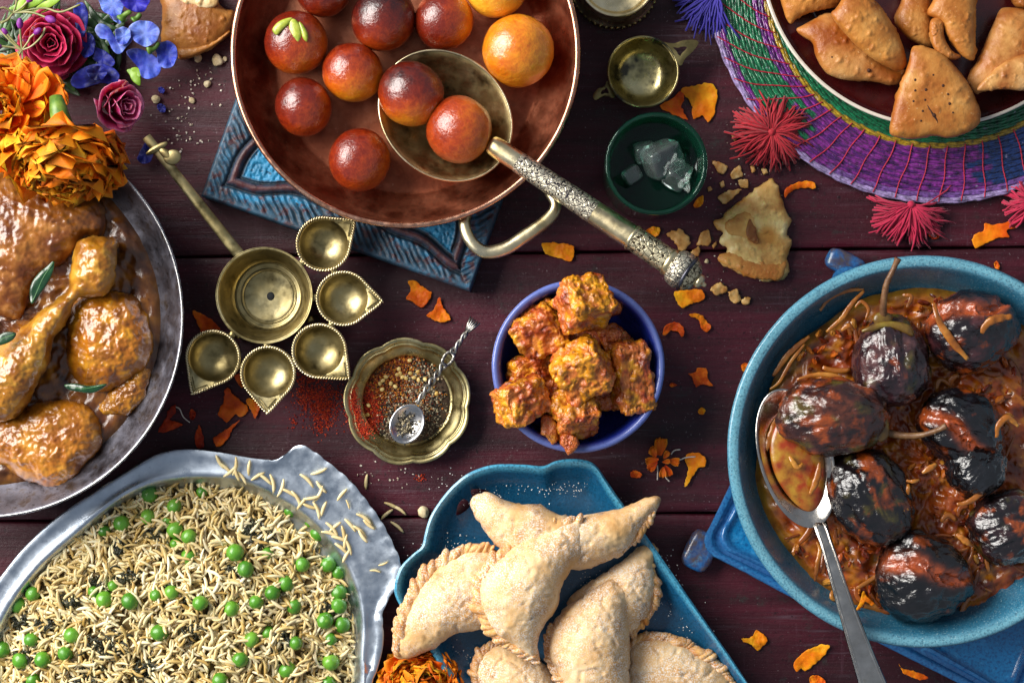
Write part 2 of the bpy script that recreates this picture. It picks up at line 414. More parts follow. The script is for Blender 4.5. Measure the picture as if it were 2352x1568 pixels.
def brass_mat(name, lo, mid, hi, rough=.33, dark='#2e2410', amt=.7, sc=1.3):
    return mat(name, [(0, lo), (.5, mid), (1, hi)], sc=sc, det=7, rough=rough, metal=1, bump=.12, bsc=11, bd=1.6,
               spk=(2.4, .52, .72, dark, amt), spk2=(14, .66, .75, '#1c1608', .5), attr=False)
M_brass = brass_mat('aged_brass', '#7d6f48', '#a39468', '#c6b88c', rough=.4, amt=.8)
M_brass_dark = brass_mat('tarnished_brass', '#5a5136', '#84754c', '#a99a6a', rough=.4, amt=.85)
M_brass_light = brass_mat('pale_brass', '#b8a678', '#d8c8a0', '#ebdfbe', rough=.33, amt=.25)
def engraved(name, base, line, sc, width=.06):
    N = Nodes(name); v = N.co()
    d = N.voro(sc, 'DISTANCE_TO_EDGE', v); f = N.rng(d, 0, width)
    e = N.noise(sc * 1.7, 4, .6, v); f = N.math('MULTIPLY', f, N.rng(e, .40, .47))
    N.set(base=N.mix(f, line, base), metal=.9, rough=.32); N.bump(f, .5, 2.0); return N.m
M_engraved = engraved('engraved_silver', '#dcd3bb', '#2a2630', 9.0, .10)
M_engraved_fine = engraved('engraved_brass', '#d3c8a6', '#3b3226', 7.0, .08)
M_ring_dark = mat('blackened_silver', [(0, '#3a3a42'), (1, '#70707a')], sc=4, rough=.35, metal=1)
M_silver = mat('silver', [(0, '#9a9aa0'), (1, '#d8d6d2')], sc=2, rough=.27, metal=1, bump=.08, bsc=14, spk=(5, .6, .75, '#5f5d62', .5))
M_silver_old = mat('old_silver', [(0, '#6f6c68'), (1, '#c2beb6')], sc=5, rough=.34, metal=1, bump=.3, bsc=26, bd=1.5, spk=(9, .52, .66, '#2d2b2a', .8))
M_alum = mat('aluminium', [(0, '#a6b2c0'), (.5, '#c0cad6'), (1, '#d6dee6')], sc=1.4, det=7, rough=.36, metal=1, bump=.12, bsc=9, bd=2, stretch=(1, 1, 1),
             spk=(6, .62, .74, '#6f7b88', .45), spk2=(26, .68, .76, '#e4e9ee', .35))
M_iron = mat('worn_steel', [(0, '#55535a'), (.45, '#7f7f8c'), (1, '#a4a4b2')], sc=1.5, det=8, rough=.42, metal=1, bump=.2, bsc=10, bd=2,
             spk=(3.0, .54, .68, '#5a4a33', .75), spk2=(13, .6, .7, '#26221f', .7))
def glaze(name, ramp, dots, sc=1.0, rough=.3, dsc=26, lo=.50, hi=.62, amt=.75, dots2=None, bump=.15):
    return mat(name, ramp, sc=sc, det=6, rough=rough, bump=bump, bsc=20, bd=1.6, coat=.35, coatr=.12, spk=(dsc, lo, hi, dots, amt, 4), spk2=dots2, attr=True)
M_glaze_teal = glaze('teal_glaze', [(0, '#e6e6e6'), (1, '#ffffff')], '#1d4a63', dsc=24, lo=.48, hi=.66, amt=.7, dots2=(31, .6, .68, '#bfdde0', .5, 3))
M_glaze_turq = glaze('turquoise_glaze', [(0, '#dddddd'), (1, '#ffffff')], '#083049', dsc=20, lo=.47, hi=.66, amt=.7, dots2=(40, .64, .7, '#6fb3cf', .45, 3))
M_glaze_cyan = glaze('bright_blue_glaze', [(0, '#d8d8d8'), (1, '#ffffff')], '#0a3470', dsc=15, lo=.46, hi=.66, amt=.65, dots2=(5, .58, .72, '#4aa8e0', .45, 6))
M_glaze_cobalt = glaze('cobalt_glaze', [(0, '#e0e0e0'), (1, '#ffffff')], '#0c1450', dsc=14, lo=.55, hi=.72, amt=.35)
M_cream = mat('cream_enamel', [(0, '#cfc4b4'), (1, '#e2d9cc')], sc=3, rough=.35, coat=.3)
M_maroon = mat('maroon_enamel', [(0, '#2b0709'), (1, '#430b0e')], sc=2, rough=.3, coat=.4, bump=.05, spk=(24, .66, .72, '#6a2a1c', .4))
M_carved = mat('carved_paint', [(0, '#8a8a8a'), (.5, '#d0d0d0'), (1, '#ffffff')], sc=2.6, det=7, rough=.5, attr=True, bump=.45, bsc=14, bd=3,
               spk=(7, .60, .68, '#121b22', .85, 5), spk2=(19, .62, .7, '#3a1a1c', .55))
def glass_mat(name, col, rough=.0, ior=1.45, bump=0):
    N = Nodes(name); N.set(base=col, trans=.96, rough=rough, ior=ior)
    if bump: N.bump(N.noise(7, 4, .6), bump, 6)
    return N.m
M_glass = glass_mat('green_glass', (0.05, 0.42, 0.25))
N_ = Nodes('ice'); N_.set(base=(.9, .99, .97), trans=.95, rough=.03, ior=1.31, coat=.8, coatr=.03); N_.bump(N_.noise(2.4, 2, .5), .5, 12); M_ice = N_.m
N_ = Nodes('green_drink'); N_.set(base=(.004, .035, .022), trans=.8, rough=.03, ior=1.33); M_drink = N_.m

def rimc(x, y, r, z):
    k = (H - z) / H; p = P(x, y, z); return (p[0], p[1]), r * k
def tint(V, fn): return np.array([fn(p) for p in V])
def lerp3(a, b, t):
    a = np.array(a)[None]; b = np.array(b)[None]; t = np.clip(t, 0, 1)[:, None]; return a * (1 - t) + b * t

# ================================================================ the table
T = thing('table', 'dark maroon painted plank table with worn scratched boards under all the dishes', 'table', (0, 0, -90))
def plank(y0, y1, seed):
    w = y1 - y0; n = 90; xs = np.linspace(-2100, 2100, n); sec = [(0, -60), (0, -9), (2.5, -3), (8, -.5)] + [(w * t, 0) for t in (.03, .25, .5, .75, .97)] + [(w - 8, -.5), (w - 2.5, -3), (w, -9), (w, -60)]
    L = []
    for x in xs:
        e = 2.2 * pn(np.array([[x / 140, seed, 0.]]), 3)[0]; f = 2.2 * pn(np.array([[x / 140, seed, 9.]]), 4)[0]
        ring = [(x, y0 - .012 * x * -1 + a + (e if a < w / 2 else f), z) for a, z in sec]; L.append(ring)
    V, F = loft(L, True, True); V[:, 1] -= 0.0
    return V, F
for k, (ya, yb) in enumerate([(-1250, -1006), (-1001, -402), (-398, 201), (205, 806), (812, 1300)]):
    V, F = plank(ya, yb, k * 3.1); part('plank', V, F, M_table, T, sharp=40)
V, F = box(4200, 2600, 26, (0, 0, -76)); part('gap_light_blocker', V, F, M_gap, T, smooth=False)  # added board, blocks world light coming up through the plank gaps

# ================================================================ carved trivet under the copper pan
def carved_trivet():
    A, B, D = P(460, 450, 75), P(1080, 670, 75), P(680, -170, 75); n = 330
    u, v = np.meshgrid(np.linspace(0, 1, n), np.linspace(0, 1, n), indexing='xy'); u = u.ravel(); v = v.ravel()
    e4 = np.stack([v, 1 - v, u, 1 - u]) * 655; k = e4.argmin(0); e = e4.min(0); t = np.where(k < 2, u, v)
    XY = A[None] + u[:, None] * (B - A)[None] + v[:, None] * (D - A)[None]
    e0 = 30 + 52 * np.abs(np.sin(PI * t)) ** 1.3 + 6 * np.sin(t * 26)
    z = np.full(len(u), 72.0)
    lf = np.sin((t * 655 + (e - 20) * .9 + 9 * np.sin(t * 9) + 16 * fbm(XY, 60, 3, 12)) / 2.9) * np.clip((e - 10) / 8, 0, 1) * np.clip((e0 - e) / 10, 0, 1)
    z += 3.0 * lf * np.clip(.7 + 1.2 * fbm(XY, 40, 3, 14), .1, 1.3)
    g1 = np.exp(-((e - e0) / 4) ** 2); g2 = np.exp(-((e - e0 - 26) / 4) ** 2); bead = np.exp(-((e - e0 - 13) / 8) ** 2)
    z += -9 * g1 - 9 * g2 + 5 * bead
    pan = np.clip((e - e0 - 30) / 5, 0, 1); z -= 5 * pan
    n1 = fbm(XY, 26, 4, 2); z += 1.6 * n1 + pan * np.minimum(0, 5 * (fbm(XY, 9, 3, 5) - .12)) * 1.5
    z -= np.clip(7 - e, 0, 7) ** 2 * .16
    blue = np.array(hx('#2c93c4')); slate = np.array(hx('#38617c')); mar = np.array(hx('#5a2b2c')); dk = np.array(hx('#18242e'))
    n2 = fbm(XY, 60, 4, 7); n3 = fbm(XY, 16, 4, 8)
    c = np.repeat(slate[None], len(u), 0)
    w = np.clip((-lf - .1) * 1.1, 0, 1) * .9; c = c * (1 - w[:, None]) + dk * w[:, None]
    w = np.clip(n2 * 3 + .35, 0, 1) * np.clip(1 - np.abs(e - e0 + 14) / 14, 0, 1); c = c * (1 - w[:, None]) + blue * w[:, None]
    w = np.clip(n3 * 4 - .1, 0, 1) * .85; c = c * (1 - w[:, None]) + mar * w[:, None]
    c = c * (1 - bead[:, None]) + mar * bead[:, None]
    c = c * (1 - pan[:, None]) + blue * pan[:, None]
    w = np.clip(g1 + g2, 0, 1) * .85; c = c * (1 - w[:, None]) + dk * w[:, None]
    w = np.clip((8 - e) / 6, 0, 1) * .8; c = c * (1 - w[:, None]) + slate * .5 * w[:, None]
    V = XY.copy(); V[:, 2] = z; F = [grid_faces(n, n, False)]
    idx = np.arange(n * n).reshape(n, n); loop = np.r_[idx[0, :-1], idx[:-1, -1], idx[-1, :0:-1], idx[:0:-1, 0]]
    m = len(loop); low = V[loop].copy(); low[:, 2] = 0; base = len(V); V = np.vstack([V, low]); j = np.arange(m); j2 = (j + 1) % m
    F.append(np.stack([loop[j2], loop[j], base + j, base + j2], -1)); F.append((base + np.arange(m))[None, ::-1])
    c = np.vstack([c, np.repeat((dk * .9)[None], m, 0)])
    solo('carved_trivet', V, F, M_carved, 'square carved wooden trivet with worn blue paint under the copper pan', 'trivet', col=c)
carved_trivet()

# ================================================================ copper pan
PC, PR = rimc(931, 122, 397, 200); PAN_FLOOR = 88.0
pan = thing('copper_pan', 'round copper pan with sloping sides and brass loop handle holding syrupy dough balls', 'pan', (*PC, 75))
q = prof([(0.5, 76), (150, 76), (285, 77), (318, 90), (356, 136), (PR - 4, 196), (PR - 1, 201), (PR - 7, 200), (362, 158), (334, 118), (306, 95), (276, 88.5), (150, 88), (0.5, 88)], 5)
V, F = revolve(q, PC, 160); V = displace(V, F, .9 * fbm(V, 60, 3, 3)); part('body', V, F, M_copper, pan)
t = np.linspace(0, 2 * PI, 200, endpoint=False)
V, F = tube(np.stack([PC[0] + (PR - 1.5) * np.cos(t), PC[1] + (PR - 1.5) * np.sin(t), 201 + .8 * np.sin(7 * t)], -1), 6.5, 10, True); part('rim', V, F, M_copper_rim, pan)
hp = open_curve([P(1072, 488, 170), P(1066, 512, 178), P(1080, 552, 184), P(1112, 578, 186), P(1158, 572, 186), P(1210, 540, 186), P(1260, 502, 184), P(1277, 470, 178), P(1262, 440, 170)], 44)
V, F = tube(hp, 12.5 + 3 * np.sin(np.linspace(0, PI, 44)) ** 2, 12, flat=.8); V = displace(V, F, .9 * fbm(V, 24, 3, 1)); part('handle', V, F, M_brass_light, pan)

# ================================================================ brass ladle
lad = thing('serving_ladle', 'long brass ladle with engraved handle scooping two dough balls from the copper pan', 'ladle', P(1022, 266, 108))
def ell(a, b, ang, c, n=96, z=0.0):
    t = np.linspace(0, 2 * PI, n, endpoint=False); x = a * np.cos(t); y = b * np.sin(t)
    return np.stack([c[0] + x * math.cos(ang) - y * math.sin(ang), c[1] + x * math.sin(ang) + y * math.cos(ang), np.full(n, float(z))], -1)
lc = P(1023, 266, 176); kk = (H - 176) / H; ang = math.radians(-42)
def bowl_loops(c, a, b, ang, zr, zb, th, n=96, pw=2.2, m=14):
    f = np.linspace(0.03, 1, m); L = [ell((a - .5) * x, (b - .5) * x, ang, c, n, zb - th + (zr - zb) * x ** pw) for x in f]
    L.append(ell(a + 1, b + 1, ang, c, n, zr + 1)); L += [ell((a - th) * x, (b - th) * x, ang, c, n, zb + (zr - zb) * x ** pw) for x in f[::-1]]
    return loft(L, True, True)
V, F = bowl_loops(lc, 164 * kk, 139 * kk, ang, 178, 108, 4); part('bowl', V, F, M_brass, lad)
tt = ell(163 * kk, 138 * kk, ang, lc, 120, 179.5); V, F = tube(tt, 2.6, 6, True); part('lip', V, F, M_brass_light, lad)
la, lb = P(1128, 331, 196), P(1614, 652, 290)
def axis_rev(p0, p1, pr, n=28, flat=1.0):
    """round bar about the line p0-p1, profile (t, radius)"""
    p0 = np.array(p0, float); p1 = np.array(p1, float); pts = np.array([p0 + (p1 - p0) * t for t, _ in pr]); d = (p1 - p0) / np.linalg.norm(p1 - p0)
    up = np.array((0, 0, 1.)); s = np.cross(d, up); s /= np.linalg.norm(s); u = np.cross(s, d); a = np.linspace(0, 2 * PI, n, endpoint=False)
    return loft([p + r * (np.cos(a)[:, None] * s + flat * np.sin(a)[:, None] * u) for p, (_, r) in zip(pts, pr)], True, True)
def seg(name, pr, m): V, F = axis_rev(la, lb, pr); part(name, V, F, m, lad, sharp=50)
seg('neck', prof([(-.005, 8), (.0, 19), (.03, 23), (.08, 23), (.145, 22.5)], 4), M_brass_light)
seg('engraved_band', prof([(.14, 22), (.145, 23.5), (.3, 24.5), (.48, 26), (.487, 25)], 6), M_engraved)
seg('shaft', prof([(.48, 24.5), (.49, 25.5), (.6, 26.5), (.672, 27)], 4), M_brass_light)
seg('collar', prof([(.668, 26), (.67, 29), (.678, 29.5), (.684, 27)], 3), M_brass_light)
seg('engraved_band', prof([(.68, 26), (.69, 27.5), (.78, 28), (.84, 28.5)], 4), M_engraved_fine)
seg('collar', prof([(.835, 27), (.84, 31), (.85, 32), (.862, 30)], 3), M_brass_light)
seg('knob', prof([(.855, 24), (.865, 36), (.885, 41), (.91, 42), (.925, 38), (.93, 34)], 4), M_engraved)
seg('ring', prof([(.922, 36), (.926, 41), (.934, 41), (.938, 36)], 3), M_ring_dark)
def fluted():
    V, F = axis_rev(la, lb, prof([(.934, 36), (.95, 33), (.968, 24), (.974, 18)], 4), 48)
    n = 48; m = (len(V) - 2) // n; ctr = V[:m * n].reshape(m, n, 3).mean(1, keepdims=True); g = 1 + .06 * np.cos(24 * np.linspace(0, 2 * PI, n, endpoint=False))
    V[:m * n] = (ctr + (V[:m * n].reshape(m, n, 3) - ctr) * g[None, :, None]).reshape(-1, 3); part('fluted_cone', V, F, M_engraved_fine, lad)
fluted()
seg('finial', prof([(.968, 12), (.974, 15), (.985, 16.5), (.995, 13), (1.002, 6), (1.012, 4.5), (1.016, 1)], 4), M_brass_light)

# ================================================================ five-cup brass lamp
lamp = thing('oil_lamp', 'antique brass oil lamp with five pointed cups, one large cup and a flat handle', 'lamp', P(607, 678, 0))
c0, r0 = rimc(607, 678, 112, 132)
q = prof([(.5, 26), (50, 26), (80, 44), (100, 90), (r0 - 1, 130), (r0 - 3, 133), (r0 - 8, 130), (r0 - 14, 104), (84, 70), (77, 60), (75, 57), (72, 58), (66, 55), (60, 52), (57, 50), (54, 51), (30, 47), (.5, 46)], 4)
V, F = revolve(q, c0, 120); V = displace(V, F, .7 * fbm(V, 40, 3, 8)); part('large_cup', V, F, M_brass, lamp)
V, F = ball(9, 20, 10, (c0[0] + 3, c0[1], 46), (1, 1.1, .25)); part('wick_hole_shade', V, F, mat('recess_shade', [(0, '#07090c'), (1, '#10151b')], rough=.8), lamp)  # dark flattened ball stands for the shade in a small recess
for (r_, z_) in ((73, 58.5), (62, 54.5)):
    V, F = tube(circ(r_, z_, 90, c0), 1.0, 6, True); part('engraved_ring', V, F, M_brass_dark, lamp)
cups = [((743.6, 560), (820, 503)), ((789.6, 685), (884, 692)), ((733.8, 805.5), (806, 873)), ((616, 857), (614, 954)), ((489.5, 820.5), (439, 909))]
def lamp_cup(cc, tip):
    cp = P(*cc, 128); tp = P(*tip, 128); d = tp - cp; L = np.hypot(d[0], d[1]); th0 = math.atan2(d[1], d[0]); n = 96; R = 62.0; rin = 53.0
    t = np.linspace(0, 2 * PI, n, endpoint=False); a = np.abs((t + PI) % (2 * PI) - PI); tc = math.acos(R / L)
    rl = np.where(a < tc, R / np.cos(tc - a), R); rl = np.where(a < .12, rl * (1 - .25 * (.12 - a)), rl)
    dx, dy = np.cos(t + th0), np.sin(t + th0)
    lp = lambda r, z: np.stack([cp[0] + r * dx, cp[1] + r * dy, np.full(n, float(z))], -1)
    Ls = [lp(.5 * np.ones(n), 74), lp(20 * np.ones(n), 76), lp(38 * np.ones(n), 88), lp(50 * np.ones(n), 106), lp(rl - 6, 121), lp(rl, 125), lp(rl, 129), lp(rl - 2, 130.5), lp(rin + (rl - rin) * .5, 128), lp(np.full(n, rin + 1.5), 129), lp(np.full(n, rin), 127.5)]
    for f in np.linspace(.97, .02, 12): Ls.append(lp(np.full(n, rin * f), 84 + 44 * (1 - math.sqrt(max(0, 1 - f * f)))))
    V, F = loft(Ls, True, True); V = displace(V, F, .5 * fbm(V, 18, 3, 4)); cu = part('cup', V, F, M_brass, lamp, sharp=55)
    o = lp(rl - 3, 131); s = np.r_[0, np.cumsum(np.linalg.norm(np.diff(np.vstack([o, o[:1]]), axis=0), axis=1))]
    k = int(s[-1] / 6.0); u = np.linspace(0, s[-1], k, endpoint=False); o2 = np.vstack([o, o[:1]]); pos = np.stack([np.interp(u, s, o2[:, i]) for i in range(3)], -1)
    tg = np.roll(pos, -1, 0) - np.roll(pos, 1, 0); an = np.arctan2(tg[:, 1], tg[:, 0]) + .7
    Rm = np.zeros((k, 3, 3)); Rm[:, 0, 0] = np.cos(an); Rm[:, 0, 1] = -np.sin(an); Rm[:, 1, 0] = np.sin(an); Rm[:, 1, 1] = np.cos(an); Rm[:, 2, 2] = 1
    bV, bF = ball(1, 8, 6, (0, 0, 0), (5.4, 2.3, 2.6)); V, F = scatter(bV, bF, pos, Rm, np.ones(k)); part('rope_edge', V, F, M_brass_light, cu)
    for kk_ in (9.0, 17.0):                       # chevron lines on the pointed tip
        w = .30; tip3 = cp + d * (1 - kk_ / L); s1 = np.array([-d[1], d[0], 0]) / L
        pts = np.array([tip3 - d / L * 22 + s1 * 19, tip3, tip3 - d / L * 22 - s1 * 19]); pts[:, 2] = 130.4
        V, F = tube(pts, 1.1, 5); part('chevron_line', V, F, M_brass_dark, cu)
    return cp
cps = [lamp_cup(*c) for c in cups]; c03 = np.array([*c0, 124.])
for a, b in [(c03, cps[0]), (c03, cps[1]), (c03, cps[2]), (c03, cps[3]), (c03, cps[4]), (cps[0], cps[1]), (cps[1], cps[2]), (cps[2], cps[3]), (cps[3], cps[4])]:
    d = b - a; L = np.linalg.norm(d); d = d / L; ra = r0 - 4 if a is c03 else 58; a2 = a + d * ra; b2_ = b - d * 58; a2[2] = b2_[2] = 124
    V, F = tube(np.array([a2, (a2 + b2_) / 2, b2_]), [11, 8, 11], 8, flat=.5); part('link', V, F, M_brass, lamp)
for x, y in ((725, 735), (560, 770), (560, 600)):
    p = P(x, y, 0); V, F = axis_rev((p[0], p[1] + .01, 0.2), (p[0] * .99 + c0[0] * .01, p[1], 110), [(0, 11), (.1, 12), (.3, 6), (.7, 6), (1, 9)], 14); part('foot', V, F, M_brass_dark, lamp)
h0, h1 = P(552, 588, 126), P(336, 314, 150); dd = (h1 - h0); pts = np.array([h0 + dd * t for t in np.linspace(0, 1, 12)])
V, F = tube(pts, np.linspace(13, 10, 12), 8, flat=.4); V = displace(V, F, .4 * fbm(V, 15, 2, 3)); part('flat_handle', V, F, M_brass, lamp, sharp=40)
for (x, y, rx, ry, an) in ((396, 361, 20, 17, .3), (360, 341, 28, 8, .5), (384, 356, 24, 10, -.7)):
    p = P(x, y, 150); V, F = ball(1, 24, 12, (0, 0, 0), (rx, ry, 5)); c_, s_ = math.cos(an), math.sin(an)
    V = np.stack([V[:, 0] * c_ - V[:, 1] * s_, V[:, 0] * s_ + V[:, 1] * c_, V[:, 2]], -1) + p; part('handle_boss', V, F, M_brass, lamp)

# ================================================================ spice dish and its small spoon
sc_, sr = rimc(936, 922, 148, 52)
dish = thing('spice_dish', 'small scalloped brass dish of ground pepper and chilli', 'dish', (*sc_, 0))
def lob(am): return lambda t: -am * (1 - np.abs(np.sin(4.5 * t + .4)) ** .8)
pr_ = [(.5, 6, 0), (70, 6, 0), (104, 8, .01), (126, 26, .03), (sr - 3, 45, .05), (sr, 50, .05), (sr - 2, 53, .05), (sr - 8, 52, .05), (sr - 14, 46, .05), (sr - 17, 47, .045), (sr - 22, 40, .04), (sr - 34, 30, .03), (104, 22, .02), (98, 13, .0), (60, 11, 0), (.5, 11, 0)]
pp_ = prof(pr_, 4); V, F = loft([circ(max(a, .1), b, 144, sc_, lob(m)) for a, b, m in pp_], True, True)
part('body', V, F, brass_mat('dish_brass', '#94875a', '#b8aa7a', '#d6ca9e', rough=.34, amt=.4), dish)
spn = thing('spice_spoon', 'tiny silver spoon with twisted ornate handle lying in the brass spice dish', 'spoon', P(935, 974, 20))
cB = P(935, 973, 56); V, F = bowl_loops(cB, 46, 37, math.radians(62), 58, 40, 2.5, 56, 2.0, 10); part('bowl', V, F, M_silver, spn)
s0, s1 = P(957, 926, 60), P(1092, 734, 84); d = s1 - s0; L = np.linalg.norm(d); d /= L; sd = np.cross(d, (0, 0, 1)); sd /= np.linalg.norm(sd); un = np.cross(sd, d)
for ph in (0, PI):
    t = np.linspace(0, 1, 90); w = 3 + 7.5 * np.exp(-((t - .62) / .10) ** 2) + 2.5 * np.exp(-((t - .3) / .15) ** 2)
    a = t * 30 + ph; a = np.where(np.abs(t - .62) < .08, (.62 * 30 + ph) + (t - .62) * 4, a)
    pts = s0 + d * (t * L * .86)[:, None] + sd * (w * np.cos(a))[:, None] + un * (w * .7 * np.sin(a))[:, None]
    V, F = tube(pts, 4.0, 7); part('twisted_wire', V, F, M_silver_old, spn)
for k in range(5):
    e = (k - 2) * 5.0; V, F = tube(np.array([s0 + d * L * .84, s0 + d * L * .93 + sd * e * .8 + un * 2, s0 + d * L * 1.0 + sd * e * 1.3]), [4, 3.2, 1.8], 6); part('prong', V, F, M_silver_old, spn)

# ================================================================ cobalt bowl
bc, br = rimc(1328, 841, 198, 168)
bowl = thing('cobalt_bowl', 'round cobalt blue ceramic bowl with a paler rim holding fried cheese cubes', 'bowl', (*bc, 0))
q = prof([(.5, 0.5), (70, .5), (90, 4), (96, 12), (130, 44), (168, 100), (br - 2, 158), (br, 166), (br - 5, 171), (br - 13, 168), (br - 20, 156), (160, 104), (122, 52), (80, 30), (.5, 26)], 5)
V, F = revolve(q, bc, 128); rr = np.hypot(V[:, 0] - bc[0], V[:, 1] - bc[1])
w = np.clip((rr - (br - 17)) / 8, 0, 1) * np.clip((V[:, 2] - 146) / 10, 0, 1); V = displace(V, F, .8 * fbm(V, 50, 3, 2))
part('body', V, F, M_glaze_cobalt, bowl, col=lerp3(hx('#1c2c86'), hx('#6272b8'), w))

# ================================================================ green glass of iced drink
gc, gr = rimc(1507, 376, 119, 290)
gl = thing('drinking_glass', 'thick green glass tumbler of iced dark drink', 'glass', (*gc, 0))
q = prof([(.5, .6), (80, .6), (98, 3), (102, 12), (103, 60), (106, 180), (gr - 1, 282), (gr - 2, 289), (gr - 6, 291), (gr - 10, 288), (gr - 12, 270), (93, 180), (89, 60), (85, 40), (70, 32), (.5, 30)], 5)
V, F = revolve(q, gc, 128); part('tumbler', V, F, M_glass, gl)
q = [(.5, 30.6), (70, 32.6), (84.4, 41), (88.5, 61), (92.4, 180), (95.5, 225), (94, 223.4), (.5, 222.6)]
V, F = revolve(q, gc, 96); part('drink', V, F, M_drink, gl)
def ice(x, y, z, s, e, lab, flat=1.0):
    V, F = ball(1, 40, 22); V = np.sign(V) * np.abs(V) ** .3; V = V / np.abs(V).max() * np.array([s, s * .85, s * .75 * flat])
    V = displace(V, F, 2.4 * fbm(V, 16, 3, int(x) % 9)); V = V @ np.array(Euler(e).to_matrix()).T + P(x, y, z)
    solo('ice_cube', V, F, M_ice, lab, 'ice cube', 'ice cubes in the green glass', sharp=35)
ice(1522, 366, 238, 40, (.5, .3, .5), 'largest clear ice cube in the middle of the green glass')
ice(1556, 402, 232, 30, (.2, .7, 1.2), 'clear ice cube against the right wall of the green glass')
ice(1452, 402, 228, 20, (.3, .2, .6), 'small ice cube floating alone at the left of the green glass', .6)
ice(1482, 350, 228, 24, (.6, .1, .2), 'pale ice cube floating at the upper left of the big cube')

# ================================================================ small brass lamp dish and brass pot
dc, dr = rimc(1477, 165, 83, 76)
diya = thing('brass_diya', 'small tarnished brass oil dish with two pierced lugs beside the green glass', 'oil dish', (*dc, 0))
q = prof([(.5, .6), (34, .6), (40, 4), (60, 26), (dr - 4, 66), (dr, 74), (dr - 2, 77), (dr - 6, 74), (60, 36), (38, 19), (.5, 13)], 5)
V, F = revolve(q, dc, 96); V = displace(V, F, .6 * fbm(V, 22, 3, 5))
part('cup', V, F, mat('stained_brass', [(0, '#7a7048'), (.5, '#aea272'), (1, '#cec294')], sc=1.1, rough=.3, metal=1, bump=.15, bsc=10, spk=(1.6, .50, .64, '#20242c', .9), spk2=(5, .58, .7, '#6d6a20', .6)), diya)
def lug(pts, hole, z):
    n = 64; o = polar(W(c3, pts), hole, n); L = []
    for f, zz in ((1, z - 6), (1, z + 4), (.8, z + 6), (.36, z + 5), (.36, z - 6), (1, z - 6)):
        xy = np.array(hole) + (o - np.array(hole)) * f; L.append(PP(xy, zz)[::-1])
    return loft(L)
def polar(pts, c, n, dense=False, rough=0.0):
    """star-shaped outline resampled at n equal angles about c"""
    q = closed_curve(pts, 1200, rough); a = np.arctan2(q[:, 1] - c[1], q[:, 0] - c[0]); r = np.hypot(q[:, 0] - c[0], q[:, 1] - c[1])
    o = np.argsort(a); a = a[o]; r = r[o]; t = np.linspace(-PI, PI, n, endpoint=False)
    rr = np.interp(t, np.r_[a - 2 * PI, a, a + 2 * PI], np.r_[r, r, r])
    return np.stack([c[0] + rr * np.cos(t), c[1] + rr * np.sin(t)], -1)
V, F = lug([(585, 215), (650, 222), (700, 207), (760, 205), (778, 222), (750, 262), (710, 300), (690, 335), (660, 320), (625, 262)], c3(684, 258), 70); part('lug', V, F, M_brass_dark, diya, sharp=45)
V, F = lug([(345, 500), (300, 492), (255, 512), (238, 490), (262, 455), (296, 440), (310, 415), (330, 430), (350, 470)], c3(302, 466), 50); part('lug', V, F, M_brass_dark, diya, sharp=45)
pc_, pr2 = rimc(1417, -52, 92, 105)
pot = thing('brass_pot', 'ornate round brass pot cut off by the upper edge of the picture', 'pot', (*pc_, 0))
q = prof([(.5, .6), (84, .6), (96, 8), (99, 18), (92, 30), (88, 44), (90, 80), (pr2 - 2, 98), (pr2, 104), (pr2 - 3, 108), (pr2 - 9, 104), (pr2 - 12, 96), (pr2 - 20, 90), (40, 84), (.5, 82)], 5)
V, F = revolve(q, pc_, 110); part('body', V, F, M_brass_light, pot)
t = np.linspace(0, 2 * PI, 46, endpoint=False); bV, bF = ball(5.5, 10, 7); V, F = scatter(bV, bF, np.stack([pc_[0] + 98 * np.cos(t), pc_[1] + 98 * np.sin(t), np.full(46, 16.)], -1), rots(46), np.ones(46)); part('beaded_foot', V, F, M_brass_dark, pot)

# ================================================================ woven mat, plate
def raffia():
    N = Nodes('shiny_raffia'); v = N.co((1, 1, 1))
    c = N.mix(1.0, N.attr(), N.ramp(N.rng(N.noise(9, 4, .6, v), .3, .7), [(0, '#6a6a6a'), (1, '#ffffff')]), 'MULTIPLY')
    c = N.mix(N.rng(N.noise(6, 3, .6, v), .66, .76, 0, .35), c, '#cfc0e6')
    N.set(base=c, rough=.26, coat=.5, coatr=.1, sheen=.1); N.bump(N.noise(22, 3, .6, v), .4, 2); return N.m
M_raffia = raffia()
M_thread = mat('red_thread', [(0, '#8a0f2a'), (1, '#c01a3a')], sc=6, rough=.6)
M_tassel = mat('crimson_wool', [(0, '#7d0414'), (1, '#b50a24')], sc=2, isl=.6, rough=.75, bump=.2, bsc=30, sheen=.2)
M_tassel_pink = mat('pink_wool', [(0, '#960532'), (1, '#c20f44')], sc=2, isl=.6, rough=.75, sheen=.2)
M_tassel_blue = mat('violet_blue_wool', [(0, '#231a78'), (1, '#3b2ca0')], sc=2, isl=.6, rough=.75, sheen=.2)
mcx, mcy = P(2155, -67, 12)[:2]; MR = 533.0
matt = thing('woven_placemat', 'round woven purple and green raffia mat stitched in red with wool tassels', 'placemat', (mcx, mcy, 0))
PUR, PUR2, GRN, NAV, GLD, LIL, LIL_SHINE = map(hx, ('#5a1876', '#8a2a94', '#0a7a4c', '#163a7c', '#c09a20', '#b9a0d8', '#8a5ab0'))
ring_r = np.arange(300, 528, 12.6); NR = len(ring_r)
